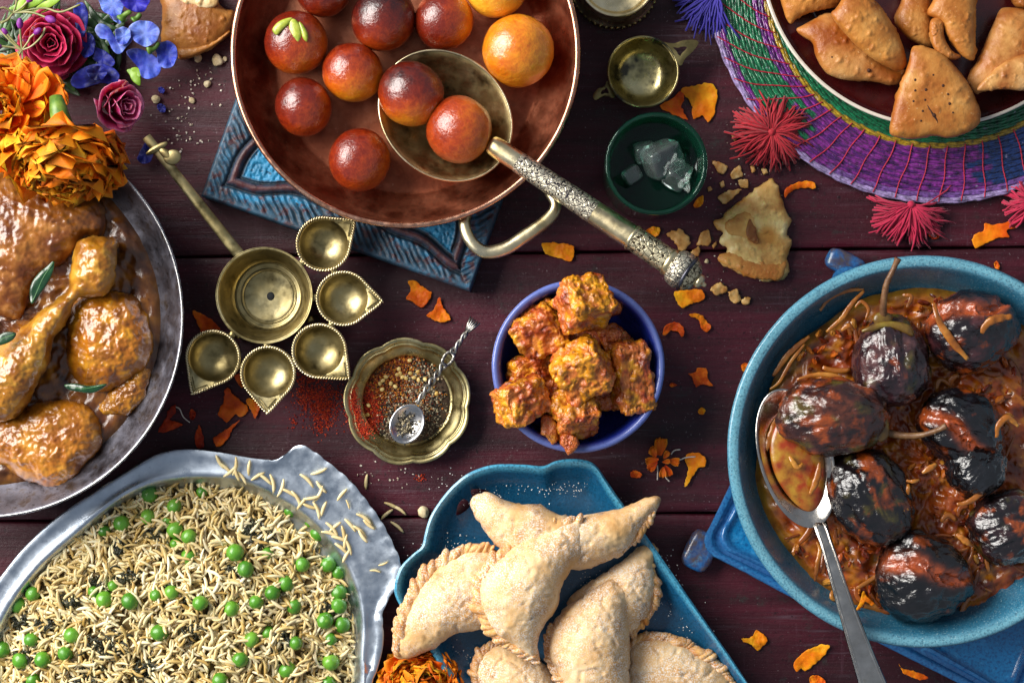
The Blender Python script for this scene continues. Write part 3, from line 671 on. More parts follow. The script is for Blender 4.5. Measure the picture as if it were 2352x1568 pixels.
for i, r in enumerate(ring_r):
    n = 300; t = np.linspace(0, 2 * PI, n, endpoint=False); g = Geo(); fr = (r - 300) / 228
    zc = 11 + 7 * fr * fr
    for s in range(3):
        rr = r + (s - 1) * 3.9 + 1.1 * np.sin(t * 60 + s * 2.1 + i) + .9 * pn(np.stack([t * 30, np.full(n, i * 3.), np.full(n, s * 5.)], -1), 2)
        zz = zc + (2.2 if s == 1 else 0) + 1.6 * np.sin(t * 60 + s * 2.1 + i + 1.5)
        V, F = tube(np.stack([mcx + rr * np.cos(t), mcy + rr * np.sin(t), zz], -1), 3.6 + .8 * pn(np.stack([t * 40, np.full(n, i * 2.), np.full(n, s * 1.)], -1), 4), 6, True)
        tt = np.tile(np.r_[t, t[:1]], 6).reshape(6, n + 1).T.ravel() if False else np.repeat(np.r_[t, t[:1]], 6)
        a = np.degrees(tt) % 360; f2 = fr + .01 * np.sin(tt * 23)
        c = np.repeat(np.array(PUR)[None], len(tt), 0)
        alt = (pn(np.stack([tt * 14, np.full(len(tt), i * 1.7), np.full(len(tt), s * 3.)], -1), 6) > .05) | ((i + s) % 3 == 0)
        c[alt] = PUR2
        rj = r + 3 * np.sin(tt * 31 + i)
        if r < 404: c[:] = GLD
        if r < 390: c[:] = GRN
        gp = (a > 150) & (a < 229 + 4 * np.sin(i * 3.) - max(0, 470 - r) * .12) & (r > 430) & (r < 507); c[gp] = GRN
        nv = (a > 281 + 4 * np.sin(i * 2.5) + max(0, 460 - r) * .08) & (a < 318) & (r < 512) & (r > 404); c[nv] = NAV
        if r > 520: c[:] = LIL
        elif r > 510: c[(a > 240) & (a < 330)] = LIL_SHINE  # lilac shine of the lower mat painted into this coil
        g.add(V, F, c[:len(V)])
    part('coil', *g.get(), M_raffia, matt, col=g.col())
for k in range(64):
    a0 = 2 * PI * k / 64; a_ = math.degrees(a0) % 360
    if not (150 < a_ < 345): continue
    rr = np.linspace(402, 530, 30); u_ = (530 - rr) / 128; left = max(0, min(1, (240 - a_) / 40))
    an = a0 + u_ * (.05 + .22 * left) + .004 * np.sin(u_ * 9 + k)
    fr = (rr - 300) / 228; z = 11 + 7 * fr * fr + 5.6 + 1.4 * np.cos((rr - 300) / 12.6 * 2 * PI)
    V, F = tube(np.stack([mcx + rr * np.cos(an), mcy + rr * np.sin(an), z], -1), 1.5, 5); part('stitch', V, F, M_thread, matt)
def tassel(x, y, ang, spread, n, L, m, seed, z0=24, knot=(0, 0)):
    rng = np.random.default_rng(seed); g = Geo(); p0 = P(x, y, z0)
    for i in range(n):
        a = ang + rng.uniform(-spread, spread); l = L * rng.uniform(.65, 1.08); dz = rng.uniform(-.25, .35)
        d = np.array([math.cos(a), math.sin(a), 0]); s = np.array([-d[1], d[0], 0]); b = rng.normal(0, .32)
        t = np.linspace(0, 1, 7)[:, None]; pts = p0 + d * l * t + s * l * b * t * t + np.array([0, 0, 1.]) * (26 * np.sin(t * 2.2) * (dz + .35) - z0 * .75 * t ** 2)
        pts[:, 2] = np.maximum(pts[:, 2], 3); V, F = tube(pts, rng.uniform(1.6, 2.7), 5); V = V + np.stack([4.5 * pn(V / 22 + i * .2, 3), 4.5 * pn(V / 22 + i * .2, 5), 0 * V[:, 0]], -1); g.add(V, F)
    V, F = ball(9, 16, 10, p0 + (0, 0, 3)); V = displace(V, F, 1.2 * pn(V / 4)); g.add(V, F)
    part('tassel', *g.get(), m, matt)
tassel(1772, 304, math.radians(-140), PI, 210, 86, M_tassel, 1)
tassel(2092, 470, math.radians(-95), 1.45, 170, 90, M_tassel_pink, 2)
tassel(2372, 470, math.radians(180), 1.2, 70, 62, M_tassel_pink, 3)
tassel(1652, -22, math.radians(228), 0.8, 120, 100, M_tassel_blue, 4)
plc, plr = rimc(2151, -115, 408, 66)
plate = thing('maroon_plate', 'round maroon enamel plate with a cream rim piled with fried triangular crackers', 'plate', (*plc, 20))
q = prof([(.5, 21), (250, 21), (300, 26), (plr - 12, 58), (plr - 1, 65), (plr - 3, 69), (plr - 8, 68)], 5); V, F = revolve(q, plc, 150, None, True, False); part('rim', V, F, M_cream, plate)
q = prof([(plr - 8, 68), (plr - 30, 52), (310, 36), (270, 31), (.5, 30)], 5); V, F = revolve(q, plc, 150, None, False, True); part('well', V, F, M_maroon, plate)

# ================================================================ blue square trivet and teal platter
def square_trivet():
    z = 52; L_, T_ = np.array((1618, 1256.)), np.array((1936, 610.)); d2 = np.array((.8887, .4586)) * 800; R_, B_ = T_ + d2, L_ + d2
    tr = thing('blue_trivet', 'bright blue glazed square trivet with corner lugs under the teal platter', 'trivet', P(*((L_ + R_) / 2), 0))
    n = 240; cen = (L_ + R_) / 2; dirs = [(T_, L_), (L_, B_), (B_, R_), (R_, T_)]
    pts = []
    for a, b in dirs:
        for t in (.035, .1, .3, .5, .7, .9, .965): pts.append(a + (b - a) * t)
    o = polar(pts, cen, n); e = (o - cen); ln = np.hypot(*e.T)[:, None]; e = e / ln; L = []
    for d, zz in ((-4, 2), (-12, 10), (-12, z - 6), (-9, z), (2, z + 1), (7, z - 1), (12, z - 9), (24, z - 9), (29, z - 1), (36, z), (44, z - 8), (56, z - 12), (150, z - 13), (340, z - 13)):
        L.append(PP(o - e * d, zz)[::-1])
    V, F = loft(L, True, True); rr = np.concatenate([np.full(n, d) for d in (-4, -12, -12, -9, 2, 7, 12, 24, 29, 36, 44, 56, 150, 340)] + [[6, 340]])
    V = displace(V, F, .9 * fbm(V, 40, 3, 6)); c = lerp3(hx('#2a72ae'), hx('#1b86c6'), (rr - 45) / 10)
    g_ = np.exp(-((rr - 18) / 7) ** 2); c = c * (1 - g_[:, None] * .6) + np.array(hx('#2a3f7a')) * g_[:, None] * .6
    part('tile', V, F, M_glaze_cyan, tr, col=c, sharp=60)
    for (x, y, an) in ((1608, 1264, -.45), (1941, 606, -.45)):
        V, F = ball(1, 32, 18); V = np.sign(V) * np.abs(V) ** .55; V = V * np.array((34, 46, 20)) if y > 900 else V * np.array((46, 26, 20))
        V = displace(V, F, 2.4 * fbm(V, 18, 3, 4)); c_, s_ = math.cos(an), math.sin(an); V = np.stack([V[:, 0] * c_ - V[:, 1] * s_, V[:, 0] * s_ + V[:, 1] * c_, V[:, 2]], -1) + P(x, y, 24)
        w = np.clip(fbm(V, 22, 4, 3) * 3 + .75, 0, 1); part('corner_lug', V, F, M_glaze_cyan, tr, col=lerp3(hx('#2a6bab'), hx('#54484a'), w))
square_trivet()
tc_, tr_ = rimc(2122, 1037, 450, 208)
plat = thing('teal_platter', 'large round speckled teal stoneware platter of stuffed aubergines in masala', 'platter', (*tc_, 40))
q = prof([(.5, 41), (250, 41), (330, 50), (385, 110), (tr_ - 4, 192), (tr_, 202), (tr_ - 5, 208), (tr_ - 18, 207), (tr_ - 27, 200), (tr_ - 44, 160), (tr_ - 66, 118), (tr_ - 100, 96), (200, 90), (.5, 90)], 5)
V, F = revolve(q, tc_, 170); rr = np.hypot(V[:, 0] - tc_[0], V[:, 1] - tc_[1]); V = displace(V, F, 1.2 * fbm(V, 70, 3, 2))
w = np.exp(-((rr - (tr_ - 12)) / 11) ** 2) * np.clip((V[:, 2] - 185) / 12, 0, 1); part('body', V, F, M_glaze_teal, plat, col=lerp3(hx('#2f7291'), hx('#76b4c6'), w))

# ================================================================ steel wok
kc, kr = rimc(-37, 730, 459, 192)
wok = thing('steel_wok', 'worn grey steel wok of chicken curry at the left edge', 'wok', (*kc, 0))
q = prof([(.5, .6), (220, .6), (320, 30), (400, 120), (kr - 3, 186), (kr - 1, 192), (kr - 5, 193), (kr - 12, 184), (396, 136), (352, 92), (300, 50), (150, 36), (.5, 35)], 6)
V, F = revolve(q, kc, 180); V = displace(V, F, 1.0 * fbm(V, 40, 3, 5)); part('body', V, F, M_iron, wok)
V, F = tube(circ(kr - 3, 193, 200, kc), 2.6, 6, True); part('rim_edge', V, F, M_silver, wok)

# ================================================================ aluminium rice tray
def rice_tray():
    c = np.array((434., 1500.)); n = 320
    o = [b4(*p) for p in [(0, 862), (130, 700), (300, 540), (480, 410), (700, 270), (880, 165), (1050, 130), (1250, 145), (1450, 180), (1570, 188), (1625, 165), (1690, 110), (1740, 108), (1800, 140), (1880, 200), (2000, 300), (2110, 430), (2200, 560), (2260, 680), (2300, 785), (2285, 900), (2225, 1000), (2195, 1080), (2205, 1200), (2192, 1300), (2165, 1400), (2140, 1480)]]
    o += [(872, 1640), (830, 1740), (700, 1860), (434, 1946), (150, 1880), (0, 1760), (-75, 1620), (-82, 1490), (-50, 1390)]
    i_ = [b4(*p) for p in [(0, 1120), (100, 950), (250, 770), (450, 595), (680, 410), (850, 325), (1000, 290), (1200, 280), (1400, 302), (1600, 392), (1800, 532), (1950, 712), (2045, 900), (2085, 1100), (2080, 1300)]]
    i_ += [(828, 1600), (795, 1700), (660, 1830), (434, 1904), (180, 1842), (40, 1730), (-28, 1610), (-32, 1500)]
    O = polar(o, c, n); I = polar(i_, c, n); t = np.linspace(-PI, PI, n, endpoint=False)
    ear = np.clip((t + 1.12) / .06, 0, 1) * np.clip((-.10 - t) / .06, 0, 1)
    e = (O - c) / np.hypot(*(O - c).T)[:, None]; cr = (np.abs(np.sin(t * 46)) - .5) * ear; L = []
    def add(xy, z): L.append(np.array([P(a[0], a[1], zz) for a, zz in zip(xy, np.broadcast_to(z, n))])[::-1])
    add(c + (I - c) * .9, 3); add(c + (I - c) * .97, 12); add(I + e * 2, 52); add(O, 56 + 2 * ear); add(O + e * (3.0 * cr)[:, None], 60 + 5 * cr + 4 * ear); add(O - e * 4, 62 + 3 * cr + 3 * ear); add(O - e * 16, 60 + 1.5 * cr)
    add(I + (O - I) * .55, 58); add(I + (O - I) * .18, 60); add(I + e * 5, 62); add(I - e * 1, 60); add(I - e * 8, 50); add(c + (I - c) * .955, 26); add(c + (I - c) * .93, 14); add(c + (I - c) * .5, 10); add(c + (I - c) * .02, 10)
    V, F = loft(L, True, True); V = displace(V, F, .4 * fbm(V, 45, 3, 6))
    tr = thing('aluminium_tray', 'round aluminium tray with a crimped ear holding pea rice', 'tray', P(*c, 0)); part('body', V, F, M_alum, tr, sharp=60)
    return closed_curve(i_, 300)
RICE_EDGE = rice_tray()

# ================================================================ turquoise pastry tray with two cut-outs
def turq_tray():
    o = W(b5, [(930, 128), (1050, 136), (1130, 104), (1230, 92), (1330, 102), (1390, 140), (1450, 230), (1530, 345), (1700, 575), (1900, 865), (2080, 1125), (2250, 1370), (2420, 1650), (2420, 1900), (2200, 2060), (1700, 2080), (1200, 2000), (900, 1850), (650, 1680), (480, 1500), (330, 1280), (195, 1080), (130, 970), (118, 880), (155, 770), (230, 690), (288, 640), (308, 560), (338, 460), (390, 370), (470, 272), (560, 195), (650, 152), (760, 127)])
    c = np.array(b5(1150, 1000)); n = 300; O = polar(o, c, n); e = (O - c) / np.hypot(*(O - c).T)[:, None]; L = []
    for d, z in ((70, 2), (30, 14), (8, 52), (0, 80), (1, 88), (6, 91), (12, 88), (22, 76), (44, 50), (70, 36), (95, 32), (150, 30), (230, 30)): L.append(PP(O - e * d, z)[::-1])
    V, F = loft(L, True, True); V = displace(V, F, 1.2 * fbm(V, 60, 3, 3))
    me = mesh_data('cut', V, F, None); ob = bpy.data.objects.new('cut', me); COL.objects.link(ob); tmp = [ob]
    for hole in ([(505, 445), (515, 385), (545, 345), (575, 352), (592, 385), (572, 412), (530, 440)], [(600, 285), (650, 280), (705, 290), (715, 312), (640, 330), (612, 345), (600, 310)]):
        q = closed_curve(W(b5, hole), 24, .4); q = q[::-1] if np.sum(q[:, 0] * np.roll(q[:, 1], -1) - np.roll(q[:, 0], -1) * q[:, 1]) > 0 else q; L = [np.array([P(a, b, z) for a, b in q]) for z in (-30, 140)]; hv, hf = loft(L, True, True)
        h = bpy.data.objects.new('cutter', mesh_data('cutter', hv, hf, None)); COL.objects.link(h); tmp.append(h)
        md = ob.modifiers.new('b', 'BOOLEAN'); md.object = h; md.operation = 'DIFFERENCE'; md.solver = 'EXACT'
    bpy.context.view_layer.update(); dg = bpy.context.evaluated_depsgraph_get(); ev = ob.evaluated_get(dg); m2 = ev.to_mesh()
    V2 = np.array([v.co[:] for v in m2.vertices]) / S; F2 = [np.array([list(p.vertices)]) for p in m2.polygons]; ev.to_mesh_clear()
    for h in tmp: bpy.data.objects.remove(h)
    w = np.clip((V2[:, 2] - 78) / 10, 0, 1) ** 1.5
    w2 = np.clip((70 - V2[:, 2]) / 36, 0, 1); col = lerp3(hx('#175f8a'), hx('#4a9fc0'), w); col = col * (1 - w2[:, None] * .45) + np.array(hx('#0d3c55')) * w2[:, None] * .45  # floor and lower walls darkened with painted shade, rim paler
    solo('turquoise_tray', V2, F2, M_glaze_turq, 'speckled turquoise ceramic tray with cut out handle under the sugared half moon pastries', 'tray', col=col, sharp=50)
turq_tray()
# ================================================================ dough balls in syrup
def syrup_material():
    N = Nodes('fried_syrup_dough'); v = N.co()
    f = N.rng(N.noise(.85, 5, .55, v), .34, .66, -.08, .08); g = N.rng(N.noise(7, 5, .7, v), .3, .7, -.09, .09)
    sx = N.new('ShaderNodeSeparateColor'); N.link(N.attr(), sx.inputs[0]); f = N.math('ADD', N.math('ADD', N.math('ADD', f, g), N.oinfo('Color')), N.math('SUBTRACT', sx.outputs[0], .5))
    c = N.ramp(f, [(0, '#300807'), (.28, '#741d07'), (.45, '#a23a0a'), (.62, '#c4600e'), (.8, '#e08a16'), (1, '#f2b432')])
    c = N.mix(N.rng(N.noise(24, 4, .6, v), .62, .72, 0, .2), c, '#4a0c04')
    N.set(base=c, rough=.33, coat=.9, coatr=.08, sss=.15, ssss=16 * S, sssr=(1, .35, .1), spec=.4)
    p = N.bump(N.noise(3.5, 3, .5, v), .25, 5); N.bump(N.noise(14, 4, .65, v), .5, 2.4, p); return N.m
M_syrup = syrup_material()
balls = [(680, 98, 73, .42, 'deep red brown dough ball topped with pistachio slivers in the copper pan'),
         (743, -28, 68, .33, 'dark red dough ball half cut by the picture edge, left in the pan'),
         (881, 44, 76, .22, 'large almost black brown dough ball near the top middle of the pan'),
         (1020, 48, 69, .44, 'red brown dough ball right of the almost black one at the pan top'),
         (1140, -28, 72, .88, 'bright yellow orange dough ball cut by the top edge, in the pan'),
         (1190, 117, 83, .76, 'largest bright orange dough ball, at the right side of the copper pan'),
         (810, 167, 71, .52, 'orange brown dough ball between the ladle and the pistachio topped ball'),
         (697, 246, 68, .34, 'dark red dough ball lowest at the left wall of the pan'),
         (826, 368, 73, .40, 'glossy red dough ball lying alone on the lower pan floor'),
         (944, 216, 76, .40, 'half dark half orange dough ball, left of the two in the ladle'),
         (1054, 298, 78, .47, 'shiny orange brown dough ball beside the handle end of the ladle bowl')]
bV, bF = ball(1, 64, 36)
for i, (x, y, r, b, lab) in enumerate(balls):
    zc = (PAN_FLOOR + r - 1) if i < 9 else (118 + r)
    k = (H - zc) / H; R = r * k
    V = bV * R * np.array((1, 1, .95)); V = displace(V, bF, R * .035 * fbm(V + i * 300, R * .9, 3, i) + R * .012 * fbm(V + i * 77, 12, 3, i)); V = V @ np.array(Euler((i * 1.3, i * .7, i)).to_matrix()).T
    dv = np.array((math.cos(-.75 + .8 * math.sin(i * 2.7)), math.sin(-.75 + .8 * math.sin(i * 2.7)), -.35)); gd = V @ dv / R; amt = (.20, .1, .26, .22, .1, .12, .24, .12, .12, .32, .12)[i]  # colour gradient paints both fry tone and the glow at the lower right
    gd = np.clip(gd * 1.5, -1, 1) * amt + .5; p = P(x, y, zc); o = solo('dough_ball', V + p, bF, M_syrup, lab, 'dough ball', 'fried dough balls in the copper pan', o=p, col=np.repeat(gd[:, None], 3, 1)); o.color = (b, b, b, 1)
M_pist = mat('pistachio', [(0, '#5f7a1c'), (.5, '#a3ad3c'), (1, '#c9c66c')], sc=4, rough=.35, coat=.3, bump=.3, bsc=14)
for pts, lab in (([(316, 190), (340, 150), (385, 122), (440, 112), (425, 145), (385, 185), (345, 222)], 'longest pale green pistachio sliver, leftmost on the dough ball'),
                 ([(425, 130), (455, 120), (490, 160), (498, 225), (475, 270), (440, 235), (420, 180)], 'broad green pistachio sliver in the middle of the dough ball'),
                 ([(482, 138), (510, 158), (540, 215), (535, 262), (510, 245), (492, 195)], 'narrow pistachio sliver, rightmost on the dough ball')):
    V, F = pillow(W(c2, pts), 222, 7, 4, n=48, rings=7, amp=1.2, size=12)
    solo('pistachio_sliver', V, F, M_pist, lab, 'pistachio sliver', 'pistachio slivers on a dough ball')

# ================================================================ rice and peas
def place(i, pts, w, h):
    """a findable spot for one of many: its rank among the pieces in the same third of the dish"""
    P2 = np.array([p[:2] for p in pts], float); lo = P2.min(0); hi = P2.max(0); q = np.minimum(2, ((P2 - lo) / (hi - lo + 1e-6) * 3).astype(int)); me = q[i]
    row = ('upper', 'middle', 'lower')[me[1]]; colm = ('left', 'centre', 'right')[me[0]]
    same = [j for j in range(len(P2)) if tuple(q[j]) == tuple(me)]; same.sort(key=lambda j: (P2[j][0], P2[j][1])); k = same.index(i)
    nm = ('first', 'second', 'third', 'fourth', 'fifth', 'sixth', 'seventh', 'eighth', 'ninth', 'tenth', 'eleventh', 'twelfth', 'thirteenth', 'fourteenth')[min(k, 13)]
    return f'{row} {colm}, ' + ('alone there' if len(same) == 1 else f'{nm} from the left there')
def in_disc(n, c, r, rng, ylim=1940, ymin=1060):
    out = []
    while len(out) < n:
        a = rng.uniform(-1, 1, (n, 2)); a = a[(a ** 2).sum(1) < 1] * r + c; a = a[(a[:, 1] < ylim) & (a[:, 0] > -60)]; out += a.tolist()
    return np.array(out[:n])
RC = np.array((404., 1514.)); RR = 420.0
def rice_h(x, y):
    d = np.clip(np.hypot(x - RC[0], y - RC[1]) / RR, 0, 1); Q = np.stack([x, y, 0 * x], -1)
    return 14 + 62 * (1 - d ** 2.4) + 30 * fbm(Q, 34, 3, 3) * (1 - d ** 4)
def grain(L, w, bend, seed=0):
    t = np.linspace(0, 1, 7); r = w * np.sqrt(np.clip(np.sin(PI * (.05 + .90 * t)), 0, 1)); pts = np.stack([(t - .5) * L, bend * np.sin(PI * t), 0 * t], -1)
    return tube(pts, r, 6, flat=.8)
def rice_mat():
    N = Nodes('cooked_rice'); c = N.ramp(N.island(), [(0, '#b3904c'), (.2, '#d2b674'), (.5, '#e4d09a'), (.8, '#efe0b2'), (1, '#f7ecca')])
    c = N.mix(N.rng(N.noise(1.1, 4, .6), .42, .64, 0, .55), c, '#a88a42'); N.set(base=c, rough=.42, coat=.15, sss=.08, ssss=6 * S, spec=.4); return N.m
M_rice = rice_mat(); M_ricebed = mat('rice_bed', [(0, '#3a2c12'), (1, '#7d6430')], sc=5, rough=.7, bump=.6, bsc=9, bd=6)  # dark bed colour paints the shade between the grains
ricebowl = bpy.data.objects['aluminium_tray']
th = np.linspace(0, 2 * PI, 120, endpoint=False); L = []
for f in np.linspace(1, .01, 40):
    x = RC[0] + RR * f * np.cos(th); y = RC[1] + RR * f * np.sin(th); L.append(PP(np.stack([x, y, rice_h(x, y) - 7], -1))[::-1])
V, F = loft(L, False, True); solo('rice_bed', V, F, M_ricebed, 'rice bed coloured dark as the shade between the loose top grains', None, kind='stuff')
rng = np.random.default_rng(21); n = 8200; q = in_disc(n, RC, RR * 1.0, rng); ec = np.array((434., 1500.)); q = q[inside(ec + (q - ec) * 1.035, RICE_EDGE)]; cl = fbm(np.c_[q, 0 * q[:, 0]], 26, 2, 17); q = q[(cl > -.16) | (rng.uniform(0, 1, n if n == len(q) else len(q)) < .35)]; n = len(q); g = Geo(); lay = rng.uniform(0, 1, n)
fa = 6 * fbm(np.stack([q[:, 0], q[:, 1], 0 * q[:, 0]], -1), 46, 2, 9) + rng.normal(0, .5, n)
for k in range(4):
    s = np.arange(n) % 4 == k; m = s.sum(); gV, gF = grain((30, 37, 41, 45)[k], 4.2, (-3, 2, 4, 6)[k])
    pos = PP(np.stack([q[s, 0], q[s, 1], rice_h(q[s, 0], q[s, 1]) - 6 + 15 * lay[s]], -1)); R = np.zeros((m, 3, 3))
    for i, (a, t1, t2) in enumerate(zip(fa[s], rng.normal(0, .26, m), rng.uniform(-1, 1, m))): R[i] = np.array(Euler((t2, t1, a), 'XYZ').to_matrix())
    V, F = scatter(gV, gF, pos, R, rng.uniform(.72, 1.12, m)); g.add(V, F)
solo('rice', *g.get(), M_rice, 'mound of cream and tan long grain rice in the aluminium tray', None, kind='stuff')
M_herb = mat('dark_herb', [(0, '#14160b'), (.6, '#23250f'), (1, '#3b3a18')], sc=5, isl=.6, rough=.5)
g = Geo(); spots = [(870, 620, 30), (1450, 590, 60), (1520, 640, 40), (580, 1240, 70), (640, 1290, 50), (820, 1390, 60), (390, 1000, 35), (270, 1130, 40), (110, 1110, 40), (1080, 1000, 15), (1330, 830, 40), (730, 850, 40), (700, 690, 40), (960, 930, 20), (1900, 1040, 40), (1640, 1220, 50), (560, 900, 25), (130, 1330, 50), (1100, 1180, 40), (480, 1430, 60)]
for (x, y, s) in spots:
    for i in range(int(s * .8) + 6):
        cx, cy = b4(x + rng.normal(0, s * .8), y + rng.normal(0, s * .55)); a = rng.uniform(0, PI); l = rng.uniform(10, 26); b = rng.normal(0, 5)
        t = np.linspace(-1, 1, 5); xx = cx + l * .5 * t * math.cos(a) - b * (1 - t * t) * math.sin(a); yy = cy + l * .5 * t * math.sin(a) + b * (1 - t * t) * math.cos(a)
        V, F = tube(PP(np.stack([xx, yy, rice_h(xx, yy) + rng.uniform(3, 11) + 0 * t], -1)), rng.uniform(1.1, 2.6), 5, flat=.5); g.add(V, F)
solo('herb_shreds', *g.get(), M_herb, 'dark wilted herb shreds mixed through the pea rice', None, kind='stuff').name = 'chopped_herb'
M_pea = mat('green_pea', [(0, '#2f6a0e'), (.5, '#4c8a1c'), (1, '#7cb238')], sc=.5, rough=.36, coat=.35, coatr=.2, bump=.35, bsc=9, bd=3, sss=.1, spk=(9, .62, .74, '#9ac850', .45))
peas = [(860, 390), (1000, 455), (850, 515), (700, 555), (960, 540), (1005, 590), (1085, 630), (1010, 670), (1085, 745), (1350, 720), (1410, 815), (1535, 725), (1735, 790), (1790, 535), (1830, 610), (1670, 480), (1885, 790), (1945, 835), (1565, 950), (1640, 900), (1945, 950), (1945, 1025), (1690, 1030), (1470, 1005), (1330, 1045), (1865, 1110), (1965, 1135), (1150, 1010), (985, 950), (895, 965), (745, 1000), (600, 990), (540, 945), (650, 910), (190, 955), (105, 1020), (915, 1180), (415, 1195), (180, 1220), (375, 1300), (245, 1335), (120, 1340), (15, 1275), (1445, 1220), (1540, 1185), (1380, 1335), (1650, 1395), (1900, 1350), (1265, 1455), (1885, 1470), (190, 1452), (1900, 1220), (1700, 1240), (600, 600), (1160, 375)]
pm = []
for s in range(5):
    V, F = ball(18.8, 30, 20); V = displace(V, F, 1.3 * fbm(V, 16, 3, s * 5) - 2.2 * np.exp(-((V - np.array((9, 6, 13))) ** 2).sum(1) / 22) * (s > 0)); V[:, 2] *= .94; pm.append(mesh_data('pea', V, F, M_pea))
small = {7, 15, 4, 33, 32, 11, 51, 52, 53, 54, 29}
for i, (x, y) in enumerate(peas):
    X, Y = b4(x, y); z = float(rice_h(np.array([X]), np.array([Y]))[0]) + (1 if i in small else 8 - 3 * (i % 3))
    o = bpy.data.objects.new('pea', pm[i % 5]); COL.objects.link(o); o.location = P(X, Y, z) * S; o.rotation_euler = (i, i * 2.1, i * .7)
    sc_f = (.78 if i in small else 1.0) * (1 + .08 * math.sin(i * 5.1)); o.scale = (sc_f,) * 3
    o['label'] = ('half buried ' if i in small else 'plump ') + 'green pea in the rice, ' + place(i, peas, 2350, 1480); o['category'] = 'pea'; o['group'] = 'green peas in the rice'
loose = [(1262, 200, 60), (1290, 235, 40), (1345, 225, 100), (1360, 270, 70), (1320, 255, 140), (1380, 290, 50), (1432, 235, 95), (1830, 255, 160), (1760, 310, 45), (1845, 345, 50), (1790, 405, 170), (1825, 385, 120), (1965, 390, 130), (1997, 445, 70), (2090, 530, 35), (2120, 560, 40), (2010, 565, 50), (2065, 605, 45), (2085, 628, 55), (2200, 785, 160), (2155, 830, 10), (1985, 660, 100), (1950, 645, 20), (1905, 590, 50), (1860, 470, 110), (2000, 690, 70), (1895, 620, 20), (1925, 575, 140), (1970, 615, 80), (1700, 415, 60), (1735, 440, 130), (1660, 380, 30), (1610, 350, 110), (1480, 285, 150), (1520, 300, 40), (1560, 325, 80), (1990, 740, 120), (1960, 700, 40), (1815, 480, 70), (1780, 455, 20)]
gm = [mesh_data('rice_grain', *grain(35 + 4 * k, 4.1, (-1.4, 2, 4)[k]), M_rice) for k in range(3)]
for i, (x, y, a) in enumerate(loose):
    o = bpy.data.objects.new('rice_grain', gm[i % 3]); COL.objects.link(o); X, Y = b4(x, y); o.location = P(X, Y, 67 + (6 if i in (2, 3, 4, 10, 18) else 0)) * S; o.rotation_euler = (0, .05, -math.radians(a))
    o.scale = (.6 if i in (13, 19, 20) else 1,) * 3
    o['label'] = 'cream rice grain on the tray rim, ' + place(i, loose, 2300, 900); o['category'] = 'rice grain'; o['group'] = 'rice grains on the tray rim'
for i, (x, y, a) in enumerate([(2105, 315, 95), (2250, 455, 25), (2285, 478, 30), (2222, 502, 140), (2280, 575, 40)]):
    o = bpy.data.objects.new('rice_grain', gm[i % 3]); COL.objects.link(o); X, Y = b4(x, y); o.location = P(X, Y, 4) * S; o.rotation_euler = (0, 0, -math.radians(a))
    o['label'] = 'stray rice grain on the table beside the tray ear, ' + ['highest of the five', 'second highest of the five', 'middle one of the five', 'second lowest of the five', 'lowest of the five'][i]; o['category'] = 'rice grain'; o['group'] = 'stray rice grains on the table'

# ================================================================ sugared half-moon pastries
def dough_mat():
    N = Nodes('sugared_dough'); v = N.co(); c = N.mix(1.0, N.attr(), N.ramp(N.rng(N.noise(1.5, 6, .6, v), .3, .7), [(0, '#e0c49c'), (.5, '#f6ead8'), (1, '#ffffff')]), 'MULTIPLY')
    c = N.mix(N.rng(N.noise(2.2, 7, .7, v), .52, .70, 0, .8), c, '#b07a44'); c = N.mix(N.rng(N.noise(7, 5, .65, v), .62, .70, 0, .7), c, '#8a5228')
    c = N.mix(N.math('MULTIPLY', N.rng(N.noise(30, 3, .6, v), .46, .62), N.rng(N.noise(1.1, 4, .55, v), .36, .60, .0, .9)), c, '#f3ece2')
    N.set(base=c, rough=.62, spec=.35); p = N.bump(N.noise(4, 5, .6, v), .35, 5); N.bump(N.noise(30, 4, .65, v), .3, 1.8, p); return N.m
M_dough = dough_mat()
